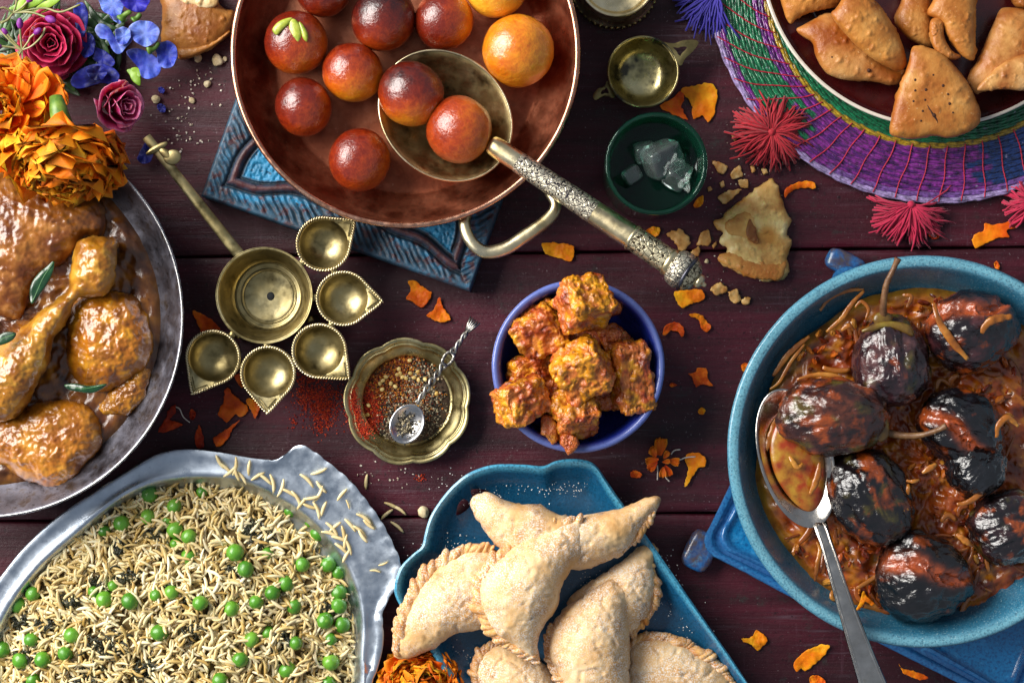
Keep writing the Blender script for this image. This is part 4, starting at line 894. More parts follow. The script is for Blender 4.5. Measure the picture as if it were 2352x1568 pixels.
def pastry(outline, spine, z0, h, crimp, label, tilt=(0, 0), cw=11.0, seed=0, hb=None, z1=None):
    o = W(b5, outline); sp = W(b5, spine); n = 150; rings = 18
    V, F = pillow(o, z0, h, hb, sp, n, rings, 2.0, 5.0, 40, 4, seed, tilt); V = displace(V, F, 2.4 * fbm(V, 11, 3, seed + 5) + 8 * np.maximum(0, fbm(V, 26, 3, seed + 9) - .16) - 5 * np.maximum(0, ridge(V, 60, 2, seed + 11) - .75) * 4)
    c0 = P(*np.mean(o, 0), z0); t = thing('half_moon_pastry', label, 'pastry', c0 - (0, 0, 10), 'half moon pastries on the turquoise tray')
    rel = np.clip((V[:, 2] - z0) / max(h, 1), -1, 1); b = np.clip(.5 + 1.6 * fbm(V, 55, 4, seed + 2), 0, 1)
    col = lerp3(hx('#dcae72'), hx('#f0d4a6'), b * .7 + .3); e = np.clip((.42 - rel) / .4, 0, 1) * np.clip(fbm(V, 30, 4, seed + 8) * 4 + .35, 0, 1); col = col * (1 - e[:, None] * .7) + np.array(hx('#9a5f30')) * e[:, None] * .7
    part('dough', V, F, M_dough, t, col=col)
    if crimp:
        cw *= 1.3
        cr = open_curve(np.array(W(b5, crimp)), 60); s = np.r_[0, np.cumsum(np.hypot(*np.diff(cr, axis=0).T))]; k = int(s[-1] / (cw * .72)); u = np.linspace(0, s[-1], k)
        xy = np.stack([np.interp(u, s, cr[:, 0]), np.interp(u, s, cr[:, 1])], -1); cc = np.mean(closed_curve(o, 100), 0)
        z = z0 + (z1 or 0) + 11 + tilt[0] * (xy[:, 0] - cc[0]) - tilt[1] * (xy[:, 1] - cc[1]) + 2.5 * fbm(np.c_[xy, 0 * u], 30, 2, seed); p = PP(np.c_[xy, z])
        tg = np.gradient(p, axis=0); an = np.arctan2(tg[:, 1], tg[:, 0]) + .75 + .35 * np.sin(np.arange(len(tg)) * 1.7 + seed); R = np.zeros((k, 3, 3)); R[:, 0, 0] = np.cos(an); R[:, 0, 1] = -np.sin(an); R[:, 1, 0] = np.sin(an); R[:, 1, 1] = np.cos(an); R[:, 2, 2] = 1
        rg = np.random.default_rng(seed + 3); w = np.minimum(1, .62 + np.minimum(np.arange(k), k - 1 - np.arange(k)) * .09)
        lV, lF = ball(1, 16, 10, (0, 0, 0), (cw * 1.35, cw * .6, cw * .85)); V, F = scatter(lV, lF, p, R, w * rg.uniform(.72, 1.22, k)); V = displace(V, F, 2.6 * fbm(V, 13, 3, seed))
        tb, tf = tube(p - (0, 0, 3), cw * .8 * w, 10); gg = Geo().add(V, F).add(tb, tf); V, F = gg.get(); b = np.clip(.5 + 1.8 * fbm(V, 18, 3, seed + 6), 0, 1)
        part('crimped_edge', V, F, M_dough, t, col=lerp3(hx('#c2843e'), hx('#e8bc78'), b))
pastry([(640, 1345), (700, 1275), (790, 1245), (900, 1290), (1040, 1360), (1120, 1440), (1150, 1560), (1100, 1700), (850, 1720), (700, 1600), (620, 1450)], [(760, 1370), (900, 1500), (920, 1600)], 48, 52, [(660, 1560), (622, 1450), (645, 1345), (705, 1275), (790, 1250)], 'pastry at the bottom edge with browned corner, left of the big middle one', seed=1)
pastry([(1580, 1260), (1640, 1215), (1760, 1205), (1890, 1235), (2050, 1320), (2170, 1415), (2235, 1490), (2230, 1620), (2000, 1720), (1700, 1700), (1560, 1600)], [(1700, 1420), (1900, 1480), (2050, 1560)], 44, 56, [(1590, 1262), (1650, 1220), (1760, 1212), (1890, 1240), (2050, 1325), (2165, 1415), (2230, 1490)], 'browned pastry at the lower right corner of the tray, cut by the picture edge', seed=2, cw=13)
pastry([(118, 1330), (122, 1260), (150, 1150), (205, 1010), (270, 880), (370, 770), (480, 700), (590, 655), (730, 655), (800, 720), (800, 950), (740, 1110), (640, 1165), (500, 1190), (380, 1270), (260, 1325), (180, 1348)], [(200, 1240), (350, 1060), (500, 930), (680, 860)], 98, 54, [(128, 1300), (150, 1170), (195, 1040), (262, 895), (365, 780), (480, 708), (590, 662), (725, 655)], 'leftmost pastry with its pointed tip over the tray edge', seed=3, cw=14)
pastry([(1750, 620), (1775, 680), (1745, 740), (1760, 850), (1750, 970), (1700, 1090), (1600, 1195), (1480, 1200), (1300, 1120), (1200, 1000), (1280, 905), (1440, 800), (1560, 720), (1650, 640), (1700, 612)], [(1660, 720), (1560, 900), (1420, 1020)], 66, 62, [(1690, 690), (1720, 800), (1752, 900), (1735, 1000), (1680, 1095), (1600, 1185)], 'pastry behind the big middle one with its tip pointing to the upper right', seed=4, cw=12)
pastry([(605, 400), (600, 345), (650, 308), (720, 303), (800, 345), (900, 375), (1020, 380), (1140, 435), (1260, 450), (1400, 428), (1560, 392), (1680, 340), (1760, 325), (1785, 350), (1750, 440), (1700, 490), (1640, 580), (1560, 680), (1440, 740), (1280, 790), (1100, 780), (900, 740), (760, 640), (680, 540), (630, 470)], [(720, 400), (950, 560), (1250, 600), (1500, 560), (1680, 420)], 108, 70, [(1740, 440), (1690, 500), (1620, 590), (1540, 660)], 'topmost long pastry with two pulled out tips across the pile', seed=5, hb=40)
pastry([(1540, 860), (1590, 930), (1580, 1050), (1592, 1200), (1592, 1400), (1590, 1600), (1450, 1700), (1250, 1650), (1160, 1480), (1095, 1360), (1075, 1250), (1100, 1140), (1180, 1030), (1300, 950), (1400, 880), (1480, 840)], [(1420, 1000), (1330, 1200), (1380, 1500)], 100, 84, [(1240, 1600), (1160, 1460), (1100, 1350), (1085, 1250), (1110, 1140)], 'big pastry at the bottom middle thickly dusted with sugar', seed=6, hb=40)
for pts in ([(1300, 1000), (1340, 930), (1400, 885), (1470, 850), (1540, 870), (1580, 920)],):
    pass
pastry([(1290, 470), (1330, 560), (1300, 700), (1230, 780), (1165, 900), (1140, 1020), (1060, 1130), (1020, 1230), (1025, 1350), (1000, 1378), (950, 1340), (860, 1270), (740, 1190), (690, 1100), (650, 1000), (645, 880), (700, 780), (800, 690), (880, 620), (990, 560), (1120, 510), (1220, 470)], [(1180, 620), (1000, 780), (900, 960), (930, 1150)], 138, 84, [(1270, 482), (1180, 500), (1080, 545), (980, 585), (890, 640), (800, 705), (705, 790), (655, 885), (660, 1000), (700, 1110), (770, 1195), (870, 1265), (950, 1320), (1000, 1365)], 'front pastry with a plaited edge down its left side, on top of the pile', seed=7, cw=15, hb=50)
def sugar(pts, n, f, z, seed, s=(1.0, 2.3)):
    r = np.random.default_rng(seed); out = []
    for (x, y, sx, sy) in pts:
        m = int(n * sx * sy / sum(a * b for _, _, a, b in pts)); out += [f(x + r.normal(0, sx), y + r.normal(0, sy)) for _ in range(m)]
    return PP(np.array(out), z), r.uniform(*s, len(out))
M_sugar = mat('icing_sugar', [(0, '#d8d4cc'), (1, '#f4f0ea')], sc=5, rough=.7, bump=0)
p1, s1_ = sugar([(1060, 260, 130, 45), (900, 220, 120, 40), (1200, 270, 60, 30), (480, 600, 60, 40), (330, 700, 60, 60), (200, 880, 40, 80), (520, 1390, 70, 70), (1500, 380, 40, 50), (1830, 900, 45, 110), (1960, 1150, 60, 100), (1350, 850, 60, 40), (600, 300, 120, 70)], 620, b5, 46, 3, (.9, 2.2))
V, F = scatter(*TET, p1, rots(len(p1)), s1_); solo('sugar_dust', V, F, M_sugar, 'specks of icing sugar scattered over the turquoise tray', None, kind='stuff', smooth=False)

# ================================================================ fried triangular crackers
def cracker_mat():
    N = Nodes('fried_cracker'); v = N.co(); c = N.mix(1.0, N.attr(), N.ramp(N.rng(N.noise(1.3, 6, .6, v), .3, .7), [(0, '#b8895a'), (.5, '#e8d2b2'), (1, '#ffffff')]), 'MULTIPLY')
    c = N.mix(N.rng(N.noise(9, 5, .65, v), .60, .72, 0, .55), c, '#8a4a1c'); c = N.mix(N.rng(N.noise(16, 3, .6, v), .66, .74, 0, .5), c, '#f0cf98')
    N.set(base=c, rough=.42, coat=.18, coatr=.3, spec=.4); p = N.bump(N.noise(4, 5, .6, v), .3, 5); N.bump(N.noise(24, 5, .65, v), .4, 2.2, p); return N.m
M_cracker = cracker_mat()
def crack_geo(f, pts, z0, h, hb=None, spine=None, seed=0, tilt=(0, 0), p=2.6, n=130, rings=16, amp=3.5, lo='#b06a26', hi='#e4aa5c', edge=0, jag=0):
    o = W(f, pts); sp = W(f, spine) if spine else None
    V, F = pillow(o, z0, h, hb, sp, n, rings, p, amp, 55, 4, seed, tilt, edge=edge, jag=jag)
    bb = np.maximum(0, fbm(V, 20, 3, seed + 3) - .16) * 10 + 1.1 * fbm(V, 9, 3, seed + 4); V = displace(V, F, bb)
    w = np.clip(.55 + 1.5 * fbm(V, 70, 4, seed + 1), 0, 1); c = lerp3(hx(lo), hx(hi), w); d = np.clip((bb - 2.5) / 4, 0, 1) * .45; c = c * (1 - d[:, None]) + np.array(hx('#8f5220')) * d[:, None]
    return V, F, c
def cracker(label, layers, f=c4, group='fried crackers on the maroon plate'):
    o0 = P(*np.mean(W(f, layers[0][0]), 0), layers[0][1]); t = thing('triangular_cracker', label, 'cracker', o0 - (0, 0, 6), group)
    for i, (pts, z0, h, kw) in enumerate(layers):
        V, F, c = crack_geo(f, pts, z0, h, **kw); part('crust' if i == 0 else 'folded_layer', V, F, M_cracker, t, col=c)
    return t
cracker('cracker at the top left of the plate, cut by the picture edge', [([(490, -60), (500, 20), (530, 115), (562, 150), (600, 112), (700, 72), (835, 42), (880, -30), (860, -200), (600, -220)], 66, 34, dict(seed=1, hb=14))])
cracker('broad pale cracker lying lowest at the left of the plate', [([(590, 185), (620, 160), (690, 125), (790, 80), (900, 120), (1050, 300), (1180, 415), (1262, 430), (1235, 500), (1180, 522), (1050, 500), (900, 492), (780, 450), (712, 352), (690, 268), (630, 225)], 68, 34, dict(seed=2, hb=16, hi='#e0b478'))])
cracker('golden folded cracker resting over the broad pale one', [([(812, 100), (850, 30), (900, -40), (980, -50), (1080, 10), (1150, 100), (1230, 240), (1268, 370), (1245, 428), (1180, 425), (1080, 375), (980, 300), (880, 195)], 124, 40, dict(seed=3, hb=26, lo='#b06c28', hi='#dca45a', tilt=(-.1, .1)))])
cracker('cracker piece behind the split one at the plate middle', [([(1190, 110), (1230, 20), (1260, -60), (1400, -80), (1420, 60), (1425, 200), (1425, 290), (1300, 252), (1215, 175)], 74, 40, dict(seed=4, hb=20, hi='#d49c55'))])
cracker('split cracker with an open curled lip at the plate middle', [([(1395, 90), (1420, 20), (1480, -80), (1680, -90), (1692, 60), (1690, 250), (1680, 368), (1600, 340), (1520, 230), (1470, 130)], 112, 36, dict(seed=5, hb=20, lo='#b06e2c', hi='#dca45a')),
    ([(1412, 130), (1455, 108), (1490, 130), (1500, 230), (1545, 310), (1600, 345), (1560, 368), (1480, 345), (1430, 290), (1408, 200)], 122, 22, dict(seed=6, hb=20, hi='#c98f50', spine=[(1448, 150), (1450, 260), (1520, 335)]))])
cracker('large cracker at the right edge with a folded over flap', [([(1845, 55), (1920, 48), (2000, 62), (2120, 100), (2140, 400), (2050, 550), (1980, 557), (1860, 545), (1740, 562), (1690, 575), (1640, 480), (1700, 370), (1760, 230), (1805, 130)], 82, 44, dict(seed=7, hb=20, hi='#dcae70')),
    ([(1700, 555), (1760, 470), (1880, 372), (2010, 325), (2140, 330), (2140, 500), (1990, 553), (1850, 548)], 122, 20, dict(seed=8, hb=14, hi='#e3ba80'))])
cracker('dim cracker at the back right under the upper picture edge', [([(1900, -60), (1930, 40), (2030, 62), (2150, 90), (2160, -100), (2000, -160)], 60, 30, dict(seed=9, hb=12, lo='#8a5020', hi='#b57a3c'))])  # darker crust colours paint the dimness at the back
fr = cracker('front triangular cracker pricked with small holes, leaning over the plate rim', [([(1300, 292), (1345, 280), (1400, 292), (1480, 325), (1565, 405), (1650, 520), (1705, 640), (1722, 705), (1702, 770), (1600, 828), (1520, 845), (1430, 832), (1340, 850), (1250, 848), (1165, 818), (1178, 700), (1205, 580), (1252, 460), (1282, 370)], 116, 34, dict(seed=10, hb=22, tilt=(0, .12), p=3.2, hi='#d9a35c'))])
M_hole_shade_seed = mat('prick_hole_shade', [(0, '#2a1206'), (1, '#4a240c')], sc=4, rough=.8, bump=0)  # painted shade of holes and slit, also the black seed colour
def surf_z(ob, x, y):
    """top of a part under plan point (x, y) sheet units, by casting straight down"""
    o = ORG[ob.name]; z = 150.0
    for _ in range(3):
        p = P(x, y, z); ok, loc, nn, idx = ob.ray_cast(Vector((p - o) * S) + Vector((0, 0, .3)), Vector((0, 0, -1)))
        if not ok: return None
        z = loc.z / S + o[2]
    return z
bpy.context.view_layer.update()
crust = [c for c in bpy.data.objects if c.parent == fr][0]
for (x, y, r) in [(1320, 490, 10), (1490, 525, 11), (1320, 555, 9), (1385, 550, 11), (1520, 578, 8), (1310, 620, 9), (1380, 612, 8), (1530, 635, 11), (1365, 680, 8), (1550, 690, 7), (1435, 705, 15), (1355, 740, 8), (1430, 460, 7)]:
    X, Y = c4(x, y); z = surf_z(crust, X, Y)
    if z: V, F = ball(1, 12, 8, (0, 0, 0), (r / 3.2, r / 3.0, 2.0)); part('prick_hole_shade', V + P(X, Y, z - .4), F, M_hole_shade_seed, fr)  # dark flat balls on the crust stand for the shade inside holes
pts = []
for (x, y) in [(1392, 640), (1410, 672), (1432, 705), (1452, 735), (1468, 775)]:
    X, Y = c4(x, y); pts.append(P(X, Y, (surf_z(crust, X, Y) or 140) - .5))
V, F = tube(np.array(pts), [1, 2.2, 3, 2.2, 1], 6, flat=.5); part('slit', V, F, M_hole_shade_seed, fr)  # dark tube on the crust stands for the shade inside the slit
for (x, y, s) in ((810, 352, 11), (1036, 432, 12)):
    X, Y = c4(x, y)
    V, F = ball(s / 2.67, 14, 10); V = displace(V, F, 1.2 * fbm(V, 4, 2, 3)); p = P(X, Y, 97)
    solo('black_seed', V + p, F, M_hole_shade_seed, 'black seed on the pale cracker, ' + ('higher of the two' if s == 11 else 'lower of the two'), 'seed', 'black seeds on the pale cracker')

# ---- broken cracker on the table and its flakes
bt = thing('broken_cracker', 'broken flaky cracker half lying on the table near the red tassel', 'cracker', P(1740, 540, 0))
V, F, c = crack_geo(c3, [(1140, 930), (1192, 965), (1215, 1050), (1240, 1125), (1232, 1200), (1252, 1250), (1232, 1320), (1245, 1370), (1210, 1420), (1130, 1435), (1030, 1410), (930, 1370), (872, 1322), (925, 1280), (888, 1240), (915, 1190), (880, 1160), (856, 1130), (910, 1090), (1000, 1010)], 10, 30, 8, seed=31, p=3, lo='#e2a854', hi='#fff0b4', n=200, rings=22, jag=.05)
part('crust', V, F, M_cracker, bt, col=c)
V, F, c = crack_geo(c3, [(920, 1140), (1000, 1085), (1060, 1100), (1085, 1200), (1070, 1240), (1000, 1215), (930, 1190)], 34, 10, 6, seed=32, lo='#cf8c40', hi='#f2c274', jag=.05); part('blister', V, F, M_cracker, bt, col=c)
V, F, c = crack_geo(c3, [(880, 1315), (960, 1280), (1060, 1300), (1150, 1330), (1225, 1340), (1205, 1415), (1130, 1430), (1030, 1405), (930, 1365)], 26, 12, 8, seed=33, lo='#c47e38', hi='#eab468', jag=.05); part('torn_layer', V, F, M_cracker, bt, col=c)
V, F, c = crack_geo(c3, [(1040, 1120), (1075, 1190), (1080, 1238), (1050, 1235), (1020, 1190)], 44, 5, 3, seed=34, n=40, rings=6, lo='#8f5420', hi='#b5793a'); part('fold', V, F, M_cracker, bt, col=c)
flakes = [([(610, 1195), (690, 1165), (740, 1240), (690, 1285), (650, 1230)], 'largest flat cracker flake, between the ladle tip and the broken cracker'),
    ([(770, 1250), (790, 1190), (830, 1170), (845, 1230), (825, 1255)], 'pointed cracker flake left of the broken cracker'), ([(722, 1300), (780, 1255), (788, 1285), (775, 1310)], 'thin tan flake touching the ladle knob'),
    ([(875, 1005), (930, 975), (1000, 965), (930, 1035), (900, 1040)], 'long golden flake just above the broken cracker'), ([(845, 820), (880, 825), (930, 850), (905, 890), (880, 885)], 'golden flake right of the green glass rim'),
    ([(940, 890), (960, 860), (990, 845), (1005, 900), (950, 915)], 'chunky flake beside the golden flakes above the broken cracker'), ([(980, 920), (1030, 915), (1032, 960), (992, 957)], 'square flake just above the tip of the broken cracker'),
    ([(885, 935), (905, 922), (912, 950), (895, 960)], 'tiny flake left of the square flake'), ([(1042, 850), (1060, 842), (1072, 870), (1050, 884)], 'tiny pale crumb below the red tassel'), ([(1098, 865), (1115, 850), (1135, 880), (1112, 893)], 'pale crumb right of the tiny crumb below the tassel'),
    ([(825, 955), (840, 950), (850, 970), (828, 978)], 'small flake beside the green glass at its lower right'), ([(835, 1478), (862, 1450), (890, 1440), (920, 1462), (928, 1490), (890, 1500), (868, 1510), (850, 1490)], 'torn reddish flake below the broken cracker'),
    ([(930, 1490), (975, 1472), (985, 1500), (1000, 1530), (965, 1552), (940, 1530)], 'curled tan flake below the broken cracker'), ([(992, 1535), (1020, 1515), (1045, 1520), (1035, 1552), (1010, 1557)], 'round tan flake lowest below the broken cracker'),
    ([(945, 690), (965, 680), (980, 705), (962, 722)], 'small flake hiding under the red tassel fringe'), ([(848, 1250), (868, 1232), (872, 1245), (855, 1270)], 'thin curl of crust beside the pointed flake')]
for i, (pts, lab) in enumerate(flakes):
    o = W(c3, pts); V, F = pillow(o, 6, 4, 3, None, 40, 6, 3, 1.6, 12, 3, i, (.08 * math.sin(i), .08 * math.cos(i * 2)), rough=.7, jag=.10); V[:, 2] += 5 * fbm(V, 22, 2, i + 3); V[:, 2] -= V[:, 2].min() - .6
    w = np.clip(.5 + fbm(V, 12, 3, i), 0, 1); solo('crust_flake', V, F, M_cracker, lab, 'crumb', 'pastry flakes round the broken cracker', col=lerp3(hx('#d09c50'), hx('#f2d294'), w))

# ================================================================ fried cheese cubes
def spiced_mat():
    N = Nodes('spiced_crust'); v = N.co(); c = N.mix(1.0, N.attr(), N.ramp(N.rng(N.noise(3, 6, .65, v), .3, .7), [(0, '#a88470'), (.5, '#e2d0c0'), (1, '#ffffff')]), 'MULTIPLY')
    c = N.mix(N.rng(N.noise(11, 5, .65, v), .60, .70, 0, .4), c, '#7a2a0e'); N.set(base=c, rough=.36, coat=.55, coatr=.16, spec=.45)
    p = N.bump(N.noise(6, 6, .65, v), .5, 5); N.bump(N.noise(26, 4, .6, v), .5, 2, p); return N.m
M_spiced = spiced_mat()
def chunk(pts, z0, h, label, seed, hb=20, amp=9, tilt=(0, 0), p=5.0, yel=.0):
    V, F = pillow(W(b3, pts), z0, h, hb, None, 150, 30, p, 0, tilt=tilt, rough=.75, edge=8)
    V = displace(V, F, amp * .45 * fbm(V, 42, 3, seed)); g1 = fbm(V, 17, 4, seed + 1); V = displace(V, F, amp * .6 * g1 + amp * .42 * np.abs(fbm(V, 6.5, 3, seed + 2)))
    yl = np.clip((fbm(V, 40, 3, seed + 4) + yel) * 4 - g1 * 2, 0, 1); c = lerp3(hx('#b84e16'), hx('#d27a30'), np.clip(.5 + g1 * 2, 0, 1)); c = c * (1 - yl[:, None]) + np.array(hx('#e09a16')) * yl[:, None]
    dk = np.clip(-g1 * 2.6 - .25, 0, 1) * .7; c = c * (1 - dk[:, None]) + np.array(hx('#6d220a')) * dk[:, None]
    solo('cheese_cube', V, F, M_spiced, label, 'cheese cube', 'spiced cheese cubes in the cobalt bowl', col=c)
chunk([(600, 360), (720, 330), (900, 380), (980, 500), (900, 620), (700, 640), (620, 520)], 96, 40, 'deep piece hidden in the middle under the topmost cube', 21, hb=50)
chunk([(820, 820), (980, 800), (1040, 900), (1000, 1010), (900, 1020), (830, 940)], 100, 40, 'deep piece between the front cube and the rightmost cube', 22, hb=50)
chunk([(480, 820), (640, 800), (680, 960), (600, 1060), (500, 1000)], 110, 40, 'deep piece between the lower left cube and the front cube', 23, hb=50)
chunk([(880, 480), (1010, 440), (1110, 520), (1100, 620), (960, 640)], 110, 36, 'deep orange piece at the upper right of the pile', 24, hb=50)
chunk([(930, 300), (1000, 285), (1060, 305), (1050, 380), (980, 400), (930, 360)], 110, 30, 'small dark cube at the back, right of the topmost cube', 2)
chunk([(950, 480), (1010, 465), (1055, 500), (1050, 560), (960, 565)], 128, 30, 'small orange piece behind the middle of the pile', 3)
chunk([(530, 1050), (590, 1040), (635, 1100), (640, 1200), (600, 1232), (560, 1190), (525, 1165)], 150, 24, 'narrow strip of crust hanging over the lower rim', 7, hb=20, amp=6)
def cube(cx, cy, z, s, e, label, seed, yel=.0, face=None, amp=9):
    """a rounded cheese cube turned in space under a knobbly spiced crust"""
    V, F = round_cube(46, .30); u = V.copy(); V = V * np.array(s)
    V = displace(V, F, amp * 1.0 * fbm(V, 44, 3, seed)); g1 = fbm(V, 26, 4, seed + 1); n5 = np.maximum(0, fbm(V, 14, 3, seed + 2)); V = displace(V, F, amp * 1.5 * g1 + amp * 1.5 * n5)
    yl = np.clip((fbm(V, 38, 3, seed + 4) + yel) * 4 - g1 * 2, 0, 1)
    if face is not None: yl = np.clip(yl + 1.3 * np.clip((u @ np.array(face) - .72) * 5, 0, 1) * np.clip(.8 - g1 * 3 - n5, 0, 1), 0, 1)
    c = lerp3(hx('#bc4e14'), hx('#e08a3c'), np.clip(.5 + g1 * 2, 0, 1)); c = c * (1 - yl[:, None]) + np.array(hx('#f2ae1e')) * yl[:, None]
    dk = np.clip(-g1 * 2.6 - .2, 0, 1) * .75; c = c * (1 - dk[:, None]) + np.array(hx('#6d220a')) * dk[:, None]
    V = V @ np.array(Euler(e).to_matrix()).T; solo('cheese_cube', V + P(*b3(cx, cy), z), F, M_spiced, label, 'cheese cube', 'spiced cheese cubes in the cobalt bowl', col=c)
cube(520, 490, 152, (52, 50, 46), (.35, -.3, .5), 'upper left reddish cube with a knobbly crust', 4)
cube(450, 745, 130, (44, 32, 34), (.2, .4, .3), 'pale brown cube at the left between two larger ones', 5)
cube(1105, 790, 150, (40, 78, 44), (.1, .35, .15), 'rightmost long cube with a ragged pale top', 6, .06)
cube(740, 1030, 168, (46, 46, 48), (-.5, .15, .25), 'yellow orange cube at the front of the pile', 8, .05, (0, .3, .95))
cube(395, 945, 186, (54, 44, 44), (.25, .45, .45), 'lower left cube jutting over the blue rim', 9, .02, (-.95, -.1, .2))
cube(800, 745, 206, (56, 54, 50), (.45, -.25, .55), 'big middle cube with a bright yellow face', 10, .06, (.1, .95, .2))
cube(805, 315, 222, (50, 50, 50), (-.5, .45, .15), 'topmost cube standing over the back rim', 11, .03, (-.2, -.2, .95))
chunk([(650, 1180), (700, 1160), (765, 1185), (775, 1235), (735, 1290), (705, 1302), (680, 1265), (652, 1235)], 172, 20, 'little crumb of crust fallen on the lower rim', 12, hb=10, amp=6)

# ================================================================ spices in the small dish
def island_mat(name, stops, rough=.6, coat=0):
    N = Nodes(name); N.set(base=N.ramp(N.island(), stops), rough=rough, coat=coat); return N.m
def specks(name, blobs, n, f, zf, size, m, label, seed, shape=CHIP, lim=None):
    r = np.random.default_rng(seed); tot = sum(b[2] * b[3] for b in blobs); out = []
    for (x, y, sx, sy) in blobs:
        for _ in range(int(n * sx * sy / tot)):
            q = f(x + r.normal(0, sx), y + r.normal(0, sy))
            if lim is None or math.hypot(q[0] - lim[0], q[1] - lim[1]) < lim[2]: out.append((*q, zf(q, r)))
    pos = PP(np.array(out)); V, F = scatter(shape[0], shape[1], pos, rots(len(pos), r), r.uniform(*size, len(pos)))
    return solo(name, V, F, m, label, None, kind='stuff', smooth=False)
lim = (936, 920, 102); zd = lambda q, r: 13 + max(0, 1 - (math.hypot(q[0] - 930, q[1] - 915) / 100) ** 2) * 8 + r.uniform(0, 4)
M_pepper = island_mat('cracked_pepper', [(0, '#15130f'), (.35, '#2d2820'), (.55, '#6b5f4a'), (.8, '#b3a482'), (1, '#d8caa6')])
M_chili = island_mat('chilli_powder', [(0, '#7d1004'), (.5, '#bc2a08'), (1, '#d8500e')], .75)
M_flake = island_mat('masala_flakes', [(0, '#5a1a06'), (.5, '#96400e'), (.85, '#c4741a'), (1, '#e0a030')], .6)
V, F = pillow([(936 + 99 * math.cos(a), 920 + 99 * math.sin(a)) for a in np.linspace(0, 2 * PI, 24, endpoint=False)], 12, 8, 0.5, None, 60, 8, 2, 1, 14); solo('ground_spice', V, F, mat('spice_bed', [(0, '#2a1a0e'), (1, '#57412a')], sc=7, rough=.8, bump=.6, bsc=20), 'brown bed of ground spice in the brass dish', None, kind='stuff')
specks('cracked_pepper', [(1780, 870, 85, 90), (1660, 1020, 60, 70), (1850, 720, 55, 70), (1920, 960, 55, 80)], 2200, b2, zd, (1.5, 3.4), M_pepper, 'coarse black and cream cracked pepper filling the brass dish', 31, CHIP, lim)
specks('masala_flakes', [(1730, 590, 105, 60), (1640, 690, 80, 60), (1550, 800, 60, 60), (1760, 860, 100, 100)], 2600, b2, zd, (1.5, 3.2), M_flake, 'brown orange crushed chilli in the upper part of the brass dish', 32, CHIP, lim).name = 'crushed_chilli'
specks('chilli_powder', [(1480, 900, 45, 85), (1500, 990, 40, 60)], 1800, b2, zd, (1.2, 2.6), M_chili, 'bright red chilli powder at the left of the brass dish', 33, TET, lim)
specks('chilli_powder', [(1375, 860, 16, 55), (1350, 920, 14, 50), (1400, 980, 16, 40), (1450, 1080, 30, 30)], 1700, b2, lambda q, r: 40 + r.uniform(0, 8), (1.2, 2.4), M_chili, 'red chilli powder stuck on the left lip of the brass dish', 34, TET)
specks('chilli_powder', [(1100, 850, 50, 40), (1170, 950, 40, 60), (1140, 1050, 22, 45), (960, 1020, 16, 24), (1200, 1010, 22, 30), (1030, 800, 30, 60), (1100, 740, 50, 14), (1840, 1410, 22, 18), (1160, 880, 90, 90)], 1700, b2, lambda q, r: r.uniform(.6, 2), (1.0, 2.8), M_chili, 'red chilli powder spilled on the table left of the brass dish', 35, TET)
M_seed = mat('chilli_seed', [(0, '#c99a3a'), (1, '#e6cf8a')], sc=2, rough=.45, coat=.2, bump=.1)
sV, sF = ball(1, 14, 10, (0, 0, 0), (5.6, 4.6, 2.2)); smesh = mesh_data('chilli_seed', sV, sF, M_seed)
SEEDS = [(1765, 600), (1690, 660), (1700, 690), (1680, 700), (1715, 715), (1740, 725), (1770, 690), (1820, 680), (1825, 735), (1600, 715), (1580, 740), (1560, 760), (1665, 780), (1575, 800), (1635, 760), (1480, 910), (1475, 975), (1950, 830), (1870, 730), (1795, 720)]
for i, (x, y) in enumerate(SEEDS):
    o = bpy.data.objects.new('chilli_seed', smesh); COL.objects.link(o); q = b2(x, y); o.location = P(*q, zd(q, random) + 4) * S; o.rotation_euler = (random.uniform(-.4, .4), random.uniform(-.4, .4), i)
    o['label'] = 'yellow chilli seed in the brass dish, ' + place(i, SEEDS, 2000, 1000); o['category'] = 'seed'; o['group'] = 'chilli seeds in the brass dish'
specks('pepper', [(1735, 1050, 38, 40)], 230, b2, lambda q, r: 47 + r.uniform(0, 5), (1.6, 3.2), M_pepper, 'pinch of mixed pepper in the bowl of the tiny spoon', 36, CHIP)

